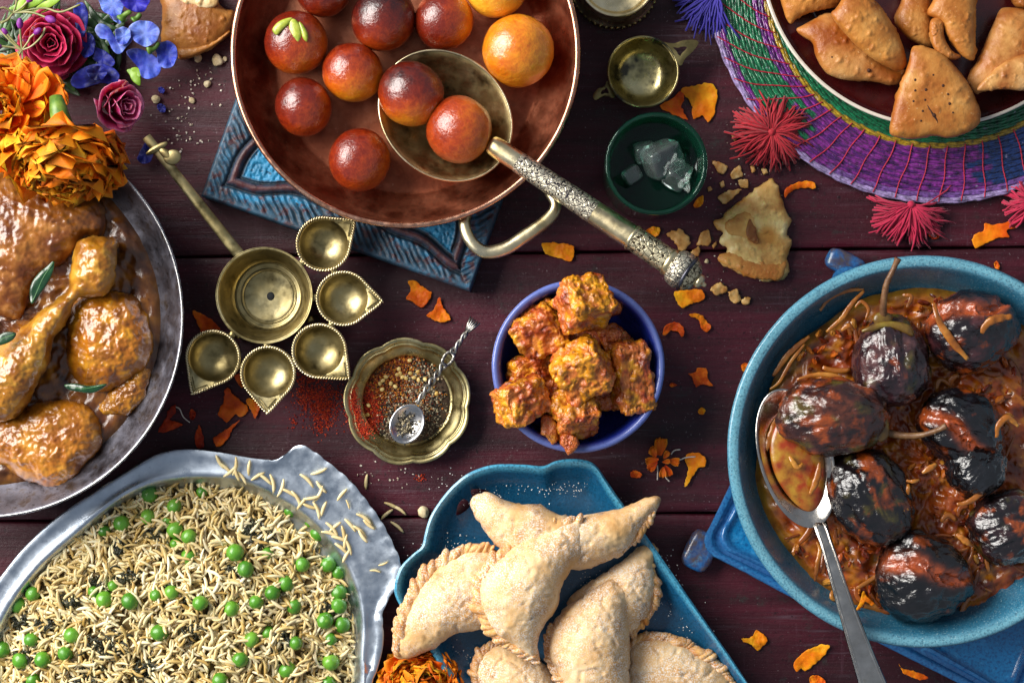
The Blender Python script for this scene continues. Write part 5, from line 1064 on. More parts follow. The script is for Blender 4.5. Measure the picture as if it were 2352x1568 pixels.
# ================================================================ chicken curry
def curry_mat(name, stops, rough=.3):
    N = Nodes(name); v = N.co(); c = N.mix(1.0, N.attr(), N.ramp(N.rng(N.noise(2.2, 7, .62, v), .3, .7), stops), 'MULTIPLY')
    c = N.mix(N.rng(N.noise(13, 4, .6, v), .60, .72, 0, .4), c, '#3a1a06'); N.set(base=c, rough=rough, coat=.65, coatr=.24, spec=.45)
    p = N.bump(N.noise(3.4, 4, .55, v), .3, 6); N.bump(N.noise(15, 4, .6, v), .16, 2.5, p); return N.m
M_curry = curry_mat('curry_sauce', [(0, '#b08c68'), (.5, '#e4d2b8'), (1, '#ffffff')])
def liquid(name, c2d, r, z, amp, size, m, cols, label, seed, wob=.03, n=260, rings=90, edge=10):
    k = (H - z) / H; t = np.linspace(0, 2 * PI, n, endpoint=False); L = []
    w = 1 + wob * fbm(np.stack([np.cos(t) * 2, np.sin(t) * 2, 0 * t], -1), 1, 4, seed)
    for f in np.linspace(1, .005, rings):
        x = c2d[0] + r * f * w * np.cos(t); y = c2d[1] + r * f * w * np.sin(t); e = np.clip((1 - f) / .06, 0, 1)
        Q = np.stack([x, y, 0 * x], -1); zz = z - edge * (1 - e) + e * amp * (fbm(Q, size, 5, seed) + .5 * ridge(Q, size * .6, 3, seed + 3)); L.append(np.stack([x, y, zz], -1))
    V, F = loft(L, False, True); a = np.clip(.5 + 1.6 * fbm(V, size * 1.4, 4, seed + 5), 0, 1); b = np.clip(fbm(V, size * .8, 4, seed + 7) * 3, 0, 1); c = lerp3(cols[0], cols[1], a); c = c * (1 - b[:, None]) + np.array(cols[2]) * b[:, None]
    rr = np.hypot(V[:, 0] - c2d[0], V[:, 1] - c2d[1]) / r; e = np.clip((rr - .9) / .08, 0, 1) * .7; c = c * (1 - e[:, None]) + np.array(cols[3]) * e[:, None]
    return solo(name, V, F, m, label, None, kind='stuff', col=c)
liquid('curry_gravy', kc, 380, 116, 12, 40, M_curry, [hx('#4a280a'), hx('#875010'), hx('#a8701c'), hx('#4a3412')], 'brown glossy curry gravy round the chicken in the steel wok', 3)
def chicken(pts, spine, z0, h, label, seed, hb=30, lo='#84500f', hi='#bd821e', hl='#dda52e', amp=9, tilt=(0, 0), p=2.0):
    V, F = pillow(W(c5, pts), z0, h, hb, W(c5, spine), 200, 34, p, 0, tilt=tilt); V = displace(V, F, amp * fbm(V, 70, 3, seed)); r = ridge(V, 36, 3, seed + 2); V = displace(V, F, amp * .5 * r + amp * .3 * fbm(V, 9, 3, seed + 3))
    w = np.clip(.5 + 1.6 * fbm(V, 60, 4, seed + 4), 0, 1); c = lerp3(hx(lo), hx(hi), w); y = np.clip(fbm(V, 34, 3, seed + 6) * 3 + r * .4 - .2, 0, 1) * .7; c = c * (1 - y[:, None]) + np.array(hx(hl)) * y[:, None]
    solo('chicken_piece', V, F, M_curry, label, 'chicken', 'chicken pieces in the curry', col=c)
chicken([(-140, 150), (-40, 90), (60, 95), (150, 125), (250, 150), (350, 165), (420, 200), (445, 260), (430, 340), (340, 350), (290, 430), (230, 470), (180, 510), (120, 590), (70, 690), (-60, 640), (-160, 400)], [(20, 230), (200, 260), (320, 270), (60, 480)], 122, 66, 'largest dark brown chicken piece in the upper wok below the marigold', 1, lo='#6e3c10', hi='#a46c2a', hl='#bb8646')
chicken([(295, 650), (330, 605), (420, 585), (520, 585), (575, 610), (625, 690), (642, 790), (610, 880), (520, 960), (420, 990), (330, 960), (285, 880), (280, 760)], [(400, 720), (470, 800), (440, 880)], 112, 66, 'round yellowish chicken piece right of the drumstick', 2, hi='#c07e1c', hl='#dca024')
chicken([(395, 1060), (450, 1000), (500, 940), (580, 895), (628, 900), (605, 1000), (560, 1060), (520, 1090), (430, 1085)], [(460, 1040), (570, 950)], 104, 34, 'small chicken scrap by the wok wall under the round piece', 3)
chicken([(-80, 1130), (20, 1105), (120, 1055), (220, 1025), (310, 1030), (385, 1065), (418, 1150), (405, 1240), (350, 1310), (320, 1370), (280, 1412), (200, 1395), (100, 1355), (30, 1300), (-60, 1260)], [(60, 1180), (220, 1140), (310, 1200), (260, 1320)], 112, 62, 'lowest chicken piece with a pale torn bottom edge', 4, hi='#bd7c1e', hl='#d69c3a')
chicken([(322, 370), (370, 345), (430, 345), (490, 362), (488, 430), (475, 520), (450, 575), (390, 590), (330, 598), (290, 660), (255, 720), (215, 790), (208, 860), (160, 950), (110, 1045), (40, 1105), (-60, 1110), (-140, 1020), (-110, 900), (-20, 810), (60, 760), (110, 710), (180, 650), (250, 600), (292, 555), (298, 470)], [(405, 410), (385, 520), (250, 640), (90, 860), (-20, 980)], 165, 74, 'chicken drumstick with its knuckle end pointing to the upper right', 5, hb=70, lo='#8c5a14', hi='#c28c2a', hl='#e0b64c', tilt=(.02, 0))
M_leaf = mat('curry_leaf', [(0, '#0a2414'), (.6, '#123a1e'), (1, '#1d4d26')], sc=2, rough=.28, coat=.5, bump=.25, bsc=6)
def leaf(pts, rib, z0, label, h=4, seed=0, group='curry leaves on the chicken', name='curry_leaf'):
    V, F = pillow(W(c5, pts), z0, h, 1.5, W(c5, rib), 60, 8, 2.4, 0); V[:, 2] += 5 * fbm(V, 40, 2, seed); t = thing(name, label, 'leaf', V.mean(0), group); part('blade', V, F, M_leaf, t)
    r = PP(open_curve(np.array(W(c5, rib)), 14), z0 + h * .8); r[:, 2] += 5 * fbm(r, 40, 2, seed) + .6; V, F = tube(r, .9, 5); part('midrib', V, F, mat('leaf_rib', [(0, '#3a6a3a'), (1, '#5a8a50')], sc=2, rough=.4, bump=0) if 'leaf_rib' not in bpy.data.materials else bpy.data.materials['leaf_rib'], t)
leaf([(226, 448), (222, 490), (200, 540), (165, 590), (135, 628), (124, 600), (128, 550), (160, 500), (195, 470)], [(222, 455), (180, 520), (135, 620)], 206, 'slender dark curry leaf standing out above the drumstick', 5, 1)
leaf([(268, 965), (310, 958), (370, 968), (445, 960), (420, 985), (380, 1000), (330, 995), (285, 985)], [(270, 966), (350, 980), (440, 964)], 186, 'dark wet curry leaf between the round piece and the lowest piece', 4, 2)
leaf([(-20, 770), (20, 745), (65, 748), (55, 775), (20, 795), (-20, 800)], [(-15, 785), (20, 768), (60, 755)], 238, 'curry leaf on the thick end of the drumstick at the left edge', 4, 3)

# ================================================================ stuffed aubergines in masala
M_masala = curry_mat('masala_sauce', [(0, '#b4866a'), (.5, '#ecd8c4'), (1, '#ffffff')], .3)
liquid('masala_sauce', rimc(2128, 1052, 392, 126)[0], rimc(2128, 1052, 392, 126)[1], 126, 22, 44, M_masala, [hx('#7d300a'), hx('#c0601a'), hx('#cf8a24'), hx('#94801a')], 'oily red brown masala sauce covering the teal platter', 9, .05)
def aub_mat():
    N = Nodes('aubergine_skin'); v = N.co(); c = N.mix(1.0, N.attr(), N.ramp(N.rng(N.noise(2.6, 6, .65, v), .3, .7), [(0, '#5a4a48'), (.6, '#e0d8d6'), (1, '#ffffff')]), 'MULTIPLY')
    N.set(base=c, rough=.24, coat=.9, coatr=.08, spec=.5); p = N.bump(N.noise(5, 3, .55, N.co((.6, 1.5, 1))), .55, 8); N.bump(N.noise(12, 5, .6, v), .35, 4, p); return N.m
M_aub = aub_mat(); M_stem = mat('aubergine_stem', [(0, '#3d2416'), (.5, '#6e4a2c'), (1, '#8c6a40')], sc=3, rough=.5, bump=.4, bsc=12, coat=.2)
M_calyx = mat('aubergine_calyx', [(0, '#3a2410'), (.5, '#6d5018'), (1, '#8c7a2a')], sc=2.5, rough=.35, coat=.5, bump=.4, bsc=8)
def aubergine(f, cx, cy, a, b, ang, z, label, seed, skin='#1c1116', patch='#4a262a', pw=.0, stem=None, calyx=None, cut=None, olive=0.0, brown=0.0):
    x, y = f(cx, cy); c = P(x, y, z); V, F = ball(1, 110, 60); u = V.copy(); V = V * (a, b, min(a, b) * .82)
    V[:, 0] += 0; taper = 1 - (.14 + .1 * math.sin(seed * 2.3)) * u[:, 0]; V[:, 1] *= taper; V[:, 2] *= taper
    Q = V * np.array((.35, 1, 1)); w1 = ridge(Q, 30, 3, seed); V = displace(V, F, 7.5 * w1 + 15 * fbm(V, 75, 3, seed + 1)); V = displace(V, F, 3.4 * ridge(V * np.array((.4, 1, 1)), 13, 4, seed + 2))
    cut_w = 0
    if cut is not None:                      # the slit that holds the stuffing
        d = np.abs(u[:, 1] - cut + .10 * np.sin(u[:, 0] * 4)); cut_w = np.exp(-(d / .15) ** 2) * (u[:, 2] > -.2) * np.clip((1 - np.abs(u[:, 0])) * 4, 0, 1)
        V = displace(V, F, -15 * cut_w + 12 * cut_w * np.maximum(0, fbm(V, 13, 4, seed + 6)))
    n1 = np.clip(fbm(V, 46, 4, seed + 3) * 3 + pw, 0, 1); col = lerp3(hx(skin), hx(patch), n1)
    o_ = np.clip(fbm(V, 55, 4, seed + 4) * 4 - 1 + olive * 4, 0, 1) * (olive > 0); col = col * (1 - o_[:, None]) + np.array(hx('#58521a')) * o_[:, None]
    s_ = np.clip(fbm(V, 52, 5, seed + 5) * 8 - 2.2 + brown * 11, 0, 1) * .92; col = col * (1 - s_[:, None]) + np.array(hx('#a04a16')) * s_[:, None]
    if cut is not None: cw_ = np.clip(cut_w * 2.2, 0, 1); col = col * (1 - cw_[:, None]) + np.array(hx('#b8582a')) * cw_[:, None]
    ca, sa = math.cos(math.radians(ang)), math.sin(math.radians(ang)); V = np.stack([V[:, 0] * ca - V[:, 1] * sa, V[:, 0] * sa + V[:, 1] * ca, V[:, 2]], -1)
    t = thing('aubergine', label, 'aubergine', c - (0, 0, min(a, b) * .8), 'stuffed aubergines on the teal platter'); part('body', V + c, F, M_aub, t, col=col)
    if stem:
        pts = np.array([P(*f(p[0], p[1]), p[2]) for p in stem]); pts = open_curve(pts, 40); rad = np.linspace(8.5, 5, 40); rad[-5:] = np.linspace(6, 8, 5); V, F = tube(pts, rad, 10); V = displace(V, F, 1.3 * fbm(V, 9, 3, seed)); part('stem', V, F, M_stem, t)
    if calyx:
        for k, (pp_c, zc) in enumerate(calyx): V, F = pillow(W(f, pp_c), zc, 9, 4, None, 60, 8, 2.2, 3, 16, 3, seed + k); part('calyx', V, F, M_calyx, t)
aubergine(b6, 1790, 600, 96, 84, 15, 176, 'black aubergine at the upper right of the platter with an orange sauce band', 11, cut=.55, brown=.05)
aubergine(b6, 1255, 800, 94, 80, 100, 178, 'purple brown aubergine with a tall upright stem at the platter top', 12, '#301820', '#6e4a4a', .2, [(1205, 500, 215), (1205, 430, 232), (1225, 300, 250), (1270, 200, 262), (1302, 128, 270)], [([(1140, 510), (1180, 480), (1250, 490), (1265, 530), (1220, 560), (1150, 555)], 214), ([(1060, 600), (1200, 540), (1370, 560), (1400, 640), (1250, 585), (1120, 610)], 218)], olive=.06)
aubergine(b6, 1720, 1240, 92, 76, -35, 174, 'shiny black aubergine at the right middle under the bent stem', 13, '#0c0a0e', '#1c1a22', cut=-.25, brown=.05)
aubergine(b7, 1935, 145, 62, 58, 40, 178, 'small smooth black aubergine lobe beside the red stuffing', 14, '#111216', '#26282e')
aubergine(b7, 2150, 540, 86, 78, 20, 160, 'dull purple aubergine cut by the right picture edge', 15, '#1a1014', '#3c2428', olive=.05, brown=.06)
aubergine(b7, 1230, 350, 106, 84, -62, 172, 'wrinkled black aubergine with an olive lower side beside the spoon', 16, '#0f0b0f', '#1c1418', olive=.10, brown=.12)
aubergine(b7, 1590, 880, 104, 92, -8, 172, 'front black aubergine split by a red stuffed slit at the platter bottom', 17, '#0b090c', '#17151a', cut=.25)
aubergine(b6, 890, 1165, 118, 80, -5, 205, 'brown striped aubergine lying in the serving spoon with a long bent stem', 18, '#3e1c16', '#703a26', .25, [(1215, 1265, 200), (1300, 1285, 206), (1420, 1290, 220), (1530, 1265, 236), (1620, 1225, 246)], [([(1110, 1040), (1190, 1080), (1235, 1180), (1240, 1290), (1180, 1330), (1130, 1250), (1130, 1130)], 222)], olive=.13, brown=.14)
M_onion = mat('cooked_onion', [(0, '#6a320a'), (.5, '#a05e18'), (1, '#c48a38')], sc=1.4, rough=.32, coat=.6, bump=.3, bsc=9, sss=.1)
onions = [(b6, [(790, 470), (850, 390), (960, 340), (1080, 330)], 6, 168, 'long curved onion strip at the upper left of the sauce'), (b6, [(830, 610), (930, 520), (1000, 420), (1080, 340)], 7, 172, 'broad onion strip below the long curved one'),
    (b6, [(1020, 450), (1060, 410), (1105, 460), (1090, 530)], 5, 176, 'small looped onion piece beside the stem calyx'), (b6, [(480, 900), (560, 780), (640, 700), (720, 640)], 8, 160, 'wide translucent onion strip along the left of the sauce'), (b6, [(460, 985), (520, 940), (600, 800), (690, 690)], 5, 164, 'thin onion strip beside the wide translucent one'),
    (b6, [(930, 600), (975, 570), (1010, 600)], 7, 172, 'short yellow onion bit under the loop'), (b6, [(640, 920), (760, 890), (900, 900), (1010, 960)], 6, 206, 'orange onion strip over the top of the striped aubergine'),
    (b6, [(1850, 620), (1880, 560), (1960, 520), (2050, 510)], 11, 262, 'thick yellow onion crescent on the upper right black aubergine'), (b6, [(1535, 420), (1570, 540), (1660, 680), (1760, 790)], 10, 244, 'long orange sauced strip down the upper right aubergine'),
    (b6, [(1950, 1300), (1960, 1220), (2020, 1170), (2090, 1230)], 8, 242, 'curled onion ring at the right above the smooth black lobe'), (b7, [(1575, 190), (1610, 165), (1665, 135)], 8, 224, 'short yellow onion bit by the red stuffing'), (b7, [(1470, 240), (1510, 245), (1555, 235)], 5, 216, 'pale onion bit at the platter middle'), (b7, [(1480, 330), (1478, 290), (1480, 262)], 5.5, 214, 'orange onion bit hanging below the pale one'),
    (b7, [(1800, 395), (1870, 380), (1960, 320), (2020, 260)], 8, 206, 'orange strip curving under the smooth black lobe'), (b7, [(1800, 590), (1850, 630), (1900, 670)], 9, 190, 'frayed yellow strip above the front aubergine'), (b7, [(870, 900), (880, 800), (900, 700), (880, 640)], 7, 150, 'golden onion strip along the spoon handle'), (b7, [(985, 960), (975, 1000), (1010, 1030)], 6, 160, 'pale curl of onion low by the handle'),
    (b7, [(700, 80), (750, 150), (790, 130)], 7, 196, 'onion piece in the sauce filled spoon bowl'), (b7, [(840, 330), (880, 220), (900, 120)], 9, 200, 'yellow onion strip along the right of the spoon bowl'), (b7, [(1420, 470), (1450, 430), (1490, 440)], 6, 220, 'yellow curl on the wrinkled aubergine'), (b6, [(430, 1400), (460, 1300), (500, 1180)], 9, 168, 'olive onion petal at the left of the spoon'), (b6, [(1360, 450), (1385, 380), (1330, 365)], 6, 180, 'little orange curl right of the upright stem')]
for i, (f, pts, r, z, lab) in enumerate(onions):
    c = PP(open_curve(np.array(W(f, pts)), 26), z); c[:, 2] += 4 * np.sin(np.linspace(0, PI, 26)); rad = r * .85 * (.4 + .6 * np.sin(np.linspace(.15, PI - .15, 26))); V, F = tube(c, rad, 10, flat=.42); V = displace(V, F, r * .34 * fbm(V, 12, 3, i)); solo('onion_strip', V, F, M_onion, lab, 'onion strip', 'onion strips on the teal platter')
M_bits = island_mat('masala_bits', [(0, '#4f1606'), (.4, '#8c300a'), (.75, '#b85a14'), (1, '#c98a2c')], .35, .5)
cV, cF = ball(1, 12, 8); cV = displace(cV, cF, .75 * fbm(cV, .9, 3, 3)) * (1.5, .8, .5)
specks('masala_bits', [(1000, 640, 160, 70), (760, 760, 90, 90), (1420, 440, 90, 60), (1150, 1180, 50, 60), (1900, 820, 80, 60), (1900, 1060, 120, 60), (1650, 1420, 120, 90), (1560, 430, 60, 40), (1900, 300, 120, 30), (1040, 1120, 50, 60)], 130, b6, lambda q, r: r.uniform(128, 150) if math.hypot(q[0] - 2122, q[1] - 1037) < 385 else 60, (3, 11), M_bits, 'coarse chopped bits in the masala sauce', 41, (cV, cF), (2122, 1045, 372)).name = 'masala_coarse'
specks('masala_bits', [(1150, 640, 80, 120), (1000, 800, 60, 110), (1320, 680, 60, 60), (1700, 780, 90, 60), (1300, 1000, 150, 40), (1800, 480, 90, 60), (1640, 260, 60, 90), (1950, 700, 40, 110), (760, 700, 60, 80)], 110, b7, lambda q, r: r.uniform(126, 146), (3, 10), M_bits, 'chopped onion and spice bits in the lower masala sauce', 42, (cV, cF), (2122, 1045, 372)).name = 'masala_coarse'
g = Geo(); rg = np.random.default_rng(77); M_shred = mat('onion_shred', [(0, '#6a2a0a'), (.5, '#984e12'), (1, '#b8742a')], sc=2.0, isl=.6, rough=.3, coat=.6, bump=.3, bsc=10)
for i in range(70):
    a = rg.uniform(0, 2 * PI); rr = 375 * math.sqrt(rg.uniform(.02, 1)); x, y = 2125 + rr * math.cos(a), 1045 + rr * math.sin(a); b = rg.uniform(0, 2 * PI); l = rg.uniform(16, 46); k = rg.normal(0, .5); t = np.linspace(-1, 1, 9)
    xx = x + l * t * math.cos(b) - k * l * (1 - t * t) * math.sin(b); yy = y + l * t * math.sin(b) + k * l * (1 - t * t) * math.cos(b); p = PP(np.stack([xx, yy, 134 + rg.uniform(-4, 16) + 5 * t * rg.normal()], -1))
    V, F = tube(p, rg.uniform(3.0, 8) * (.5 + .5 * np.sin(np.linspace(.2, PI - .2, 9))), 7, flat=.35); g.add(V, F)
solo('onion_shreds', *g.get(), M_shred, 'soft cooked onion shreds matted through the masala sauce', None, kind='stuff').name = 'onion_mash'
# serving spoon
ss = thing('serving_spoon', 'long steel serving spoon scooping sauce and an aubergine from the teal platter', 'spoon', P(1830, 1060, 130))
M_spoon = mat('polished_steel', [(0, '#a8a29a'), (1, '#d6d0c8')], sc=2, rough=.2, metal=1, bump=.06, bsc=10, spk=(5, .64, .75, '#8a7a60', .3))
cS = P(1828, 1052, 188); V, F = bowl_loops(cS, 156, 80, math.radians(-74), 190, 150, 3.5, 90, 2.2, 14); part('bowl', V, F, M_spoon, ss)
hp = open_curve([P(*b7(872, 440), 150), P(*b7(893, 505), 178), P(*b7(912, 560), 196), P(*b7(965, 720), 214), P(*b7(1050, 1000), 232), P(*b7(1150, 1300), 242), P(*b7(1270, 1640), 246)], 50)
hw = np.interp(np.linspace(0, 1, 50), [0, .08, .2, .5, .8, 1], [12, 17, 14, 18, 25, 31]); V, F = tube(hp, hw, 14, flat=.28); part('handle', V, F, M_spoon, ss)
for sgn in (-.72, .72):
    tg = np.gradient(hp, axis=0); tg /= np.linalg.norm(tg, axis=1)[:, None]; sd = np.cross(tg, (0, 0, 1.)); V, F = tube(hp[4:] + sd[4:] * (hw[4:] * sgn)[:, None] + (0, 0, 4.0), 2.6, 6); part('beaded_edge', V, F, M_spoon, ss)
V, F = pillow([(1790, 960), (1825, 935), (1870, 980), (1893, 1060), (1890, 1140), (1862, 1175), (1820, 1150), (1780, 1090), (1768, 1020)], 174, 14, 6, None, 90, 14, 2, 4, 20, 4, 5); w = np.clip(.5 + 2 * fbm(V, 30, 4, 3), 0, 1)
solo('spoon_sauce', V, F, M_masala, 'orange and yellow sauce held in the bowl of the serving spoon', None, kind='stuff', col=lerp3(hx('#9c3a0a'), hx('#b08a2a'), w)).name = 'spooned_sauce'
# ================================================================ flowers
def petal_mat(name, stops, rough=.5, sss=.3):
    N = Nodes(name); v = N.co((1, 1, 1)); c = N.mix(1.0, N.attr(), N.ramp(N.rng(N.noise(5, 4, .6, v), .3, .7), stops), 'MULTIPLY')
    N.set(base=c, rough=rough, sss=sss, ssss=5 * S, sssr=(1, .5, .25), spec=.22); N.bump(N.noise(14, 4, .6, N.co((.6, 2.2, 1))), .35, 2); return N.m
M_petal = petal_mat('flower_petal', [(0, '#e8d4c4'), (1, '#ffffff')])
def petal_mesh(seed, w=.62, frill=.10, cup=.18, curl=.25, base='#d84c06', mid='#ee6806', tip='#f87e0e', edge='#fb981c', nu=11, nv=13, th=.012, roll=0.0):
    r = np.random.default_rng(seed); u = np.linspace(0.02, 1, nu); vv = np.linspace(-1, 1, nv); tops, bots = [], []; C = []
    for x in u:
        ww = w * (.16 + .84 * math.sin(min(1, x * 1.05) * PI * .62) ** 1.1)
        X = x * (1 - .13 * vv ** 2 * x) + .045 * np.sin(vv * 13 + seed) * (x > .85) * (x - .85) / .15; Y = ww * vv
        Zc = cup * (vv ** 2) * ww * 1.6 + curl * x * x * .5 + frill * (1.0 * np.sin(vv * 6.5 + seed * 1.7) + .45 * np.sin(vv * 13 + seed)) * x ** 3 - roll * np.clip(x - .6, 0, 1) ** 2
        tops.append(np.stack([X, Y, Zc + th * .5], -1)); bots.append(np.stack([X, Y, Zc - th * .5], -1)[::-1])
        t = np.clip(x + .12 * np.sin(vv * 11 + seed), 0, 1); cc = lerp3(hx(base), hx(mid), t * 1.7); cc = cc + (np.array(hx(tip)) - cc) * np.clip((t - .5) * 2, 0, 1)[:, None]; cc = cc + (np.array(hx(edge)) - cc) * (np.abs(vv) ** 4 * t)[:, None]
        C.append(np.vstack([cc, cc[::-1]]))
    V, F = loft([np.vstack([a, b]) for a, b in zip(tops, bots)], True, True); C = np.vstack(C + [C[0][:1], C[-1][:1]])
    return V, F, C
def unit_mesh(name, vfc): V, F, C = vfc; return mesh_data(name, V / S, F, M_petal, col=C)
def put(name, me, par, pos, x_dir, nrm, sc):
    """one petal object: its length along x_dir, its face towards nrm; pos relative to the flower's origin"""
    X = Vector(x_dir).normalized(); Z = Vector(nrm); Z = (Z - X * Z.dot(X)); Z = Z.normalized() if Z.length > 1e-4 else X.orthogonal().normalized(); Y = Z.cross(X)
    sc = (sc,) * 3 if not hasattr(sc, '__len__') else sc; m = Matrix((X * sc[0] * S, Y * sc[1] * S, Z * sc[2] * S)).transposed().to_4x4(); m.translation = Vector(pos) * S
    o = bpy.data.objects.new(name, me); COL.objects.link(o); o.parent = par; o.matrix_local = m; ORG[o.name] = ORG[par.name]; return o
MG = [unit_mesh('petal', petal_mesh(s, .50 + .07 * (s % 3), .13, .22, .3)) for s in range(4)] + [unit_mesh('petal', petal_mesh(9 + s, .52, .14, .25, .35, '#b02e04', '#d84804', '#ea620a', '#f07814')) for s in range(2)] + [unit_mesh('petal', petal_mesh(20 + s, .5, .13, .2, .3, '#e26806', '#f58c08', '#fba81a', '#fdc030')) for s in range(2)]
def marigold(label, c, axis, rings, R, seed, sel=range(8), keep=None):
    rg = np.random.default_rng(seed); t = thing('marigold', label, 'flower', c, 'orange marigold flowers'); A = Vector(axis).normalized(); B1 = A.orthogonal().normalized(); B2 = A.cross(B1); sel = list(sel)
    for (n, polar_deg, L, off) in rings:
        for i in range(n):
            a = 2 * PI * (i + rg.uniform(-.3, .3)) / n + off; ph = math.radians(polar_deg + rg.uniform(-9, 9)); rad = B1 * math.cos(a) + B2 * math.sin(a); d = A * math.cos(ph) + rad * math.sin(ph); nr = A * math.sin(ph) - rad * math.cos(ph)
            if keep and not keep(d): continue
            nr = nr + rad * rg.uniform(-.22, .22) + B1 * rg.uniform(-.22, .22); l = L * R * rg.uniform(.82, 1.12)
            put('petal', MG[sel[int(rg.integers(len(sel)))]], t, d * R * .12, d, nr, (l, l * rg.uniform(.85, 1.2), l))
    return t
POM = [(20, 92, 1.0, 0), (20, 76, .98, .2), (18, 60, .94, .5), (16, 45, .9, .1), (13, 30, .86, .4), (9, 16, .82, .2), (4, 5, .78, 0)]
m3 = marigold('frilly orange marigold at the bottom edge beside the turquoise tray', P(972, 1580, 40), (.05, .25, 1), POM, 88, 3)
m2 = marigold('marigold lying on its side over the wok rim with its green calyx showing', P(152, 338, 250), (.05, -.88, .36), [(19, 90, 1.2, 0), (19, 76, 1.16, .2), (18, 62, 1.08, .4), (16, 47, 1.0, .1), (13, 32, .95, .3), (9, 16, .9, 0)], 96, 5, [0, 1, 2, 3, 4, 6, 7])
M_green = mat('calyx_green', [(0, '#23400f'), (.6, '#4a6d20'), (1, '#7c9838')], sc=1.6, rough=.45, bump=.2, bsc=8)
V, F = tube(PP([(128, 222, 262), (134, 250, 266), (143, 285, 266), (150, 318, 262), (153, 340, 256)]), [14, 19, 23, 21, 16], 16); V = displace(V, F, 1.2 * fbm(V, 14, 2, 1)); part('calyx', V, F, M_green, m2)
m1 = marigold('loose petalled marigold at the left edge above the wok', P(6, 262, 190), (.1, .1, 1), [(11, 88, 1.2, 0), (12, 70, 1.1, .3), (10, 48, .9, .1), (7, 26, .75, .2)], 92, 8, [0, 1, 2, 3, 6])
for (x, y, an, l, k) in ((46, 232, 48, 92, 0), (75, 240, 28, 88, 2), (40, 320, -18, 62, 1), (10, 330, -80, 70, 3)):
    a = math.radians(an); put('petal', MG[k], m1, P(x, y, 214) - ORG[m1.name], (math.cos(a), math.sin(a), .15), (-.2, -.1, 1), (l, l * .9, l))
# ---- rose and ranunculus
def cup_petal(R, h, a0, a1, flare, seed, cols, nu=16, nv=10, th=1.6, z0=0):
    t = np.linspace(a0, a1, nu); tops = []; s = np.linspace(0, 1, nv); C = []
    for k, a in enumerate(t):
        e = 1 - abs(2 * k / (nu - 1) - 1) ** 4; hh = h * (.55 + .45 * e); r = R * (.45 + .55 * s ** .6) + flare * s ** 3 + (1.2 + R * .045) * math.sin(a * 4 + seed * 1.9) * s ** 2 + .8 * math.sin(a * 11 + seed) * s ** 3
        z = z0 + hh * s - flare * .35 * s ** 5; row = np.stack([r * math.cos(a), r * math.sin(a), z], -1); n_ = np.array((math.cos(a), math.sin(a), .2)) * th
        tops.append(np.vstack([row + n_ * .5, (row - n_ * .5)[::-1]])); w = np.clip(s ** 2.2 + .12 * math.sin(a * 9 + seed), 0, 1); c = lerp3(hx(cols[0]), hx(cols[1]), w); c = c + (np.array(hx(cols[2])) - c) * np.clip((w - .8) * 4, 0, 1)[:, None]; C.append(np.vstack([c, c[::-1]]))
    V, F = loft(tops, True, True); return V, F, np.vstack(C + [C[0][:1], C[-1][:1]])
def rosette(name, label, c, layers, cols, rot, seed):
    t = thing(name, label, 'flower', c); rg = np.random.default_rng(seed); E_ = np.array(Euler(rot).to_matrix())
    for (R, h, n, fl, z0) in layers:
        o = rg.uniform(0, 6)
        for i in range(n):
            w = 2 * PI / n * 1.28; a = o + 2 * PI * i / n + rg.uniform(-.15, .15); V, F, C = cup_petal(R * rg.uniform(.95, 1.05), h * rg.uniform(.9, 1.08), a, a + w, fl, i + seed, cols, z0=z0)
            V = displace(V, F, 2.2 * fbm(V + i * 50, 30, 3, seed)); part('petal', V @ E_.T + np.array(c), F, M_petal, t, col=C)
    return t
rosette('ranunculus', 'deep crimson ranunculus with tightly layered petals at the upper left', P(121, 100, 70), [(9, 24, 2, 0, 2), (17, 34, 2, 2, 2), (27, 46, 3, 4, 4), (37, 56, 3, 5, 4), (48, 54, 4, 8, -4), (57, 46, 4, 11, -14), (64, 36, 4, 14, -22)], ('#5a051e', '#b01548', '#d84a78'), (.12, .05, 0), 4)
rosette('rose', 'pink rose bud beside the end of the brass lamp handle', P(262, 243, 100), [(8, 50, 2, 0, 12), (16, 60, 2, 2, 6), (26, 66, 3, 5, 0), (36, 62, 3, 9, -10), (46, 52, 3, 13, -20)], ('#98124e', '#dc4a92', '#f6a4cc'), (.25, .75, .2), 12)
# ---- blue sweet peas: broad ruffled petals
def ruffled(pts, z0, seed, lo, hi, edge, amp=13, tilt=(0, 0)):
    V, F = pillow(W(cA, pts), z0, 2.2, 1.6, None, 90, 12, 3, 0, tilt=tilt); q = V[:, :2]; c = q.mean(0); rr = np.hypot(*(q - c).T); rm = rr / rr.max(); a = np.arctan2(q[:, 1] - c[1], q[:, 0] - c[0])
    V[:, 2] += amp * fbm(V * (1, 1, 0), 46, 3, seed) * (.3 + rm) + amp * .35 * np.sin(a * 6 + seed) * rm ** 2 + amp * .7 * rm ** 2
    w = np.clip(.45 + 1.4 * fbm(V, 40, 3, seed + 2) + .25 * np.sin(a * 22) * rm, 0, 1); col = lerp3(hx(lo), hx(hi), w); e = np.clip((rm - .7) * 3, 0, 1) * .6; return V, F, col * (1 - e[:, None]) + np.array(hx(edge)) * e[:, None]
def sweet_pea(label, petals, pal):
    c = P(*cA(*np.mean(petals[0][0], 0)), petals[0][1]); t = thing('sweet_pea', label, 'flower', c - (0, 0, 8), 'blue sweet pea flowers')
    for i, (pts, z0) in enumerate(petals): V, F, C = ruffled(pts, z0, i * 3 + len(label), *pal); part('petal', V, F, M_petal, t, col=C)
    return t
LB, DB, VB = ('#2c3cae', '#6a86dc', '#a4b8f0'), ('#10144e', '#28309a', '#3d4ab8'), ('#1f1c90', '#3a34c0', '#5a56d6')
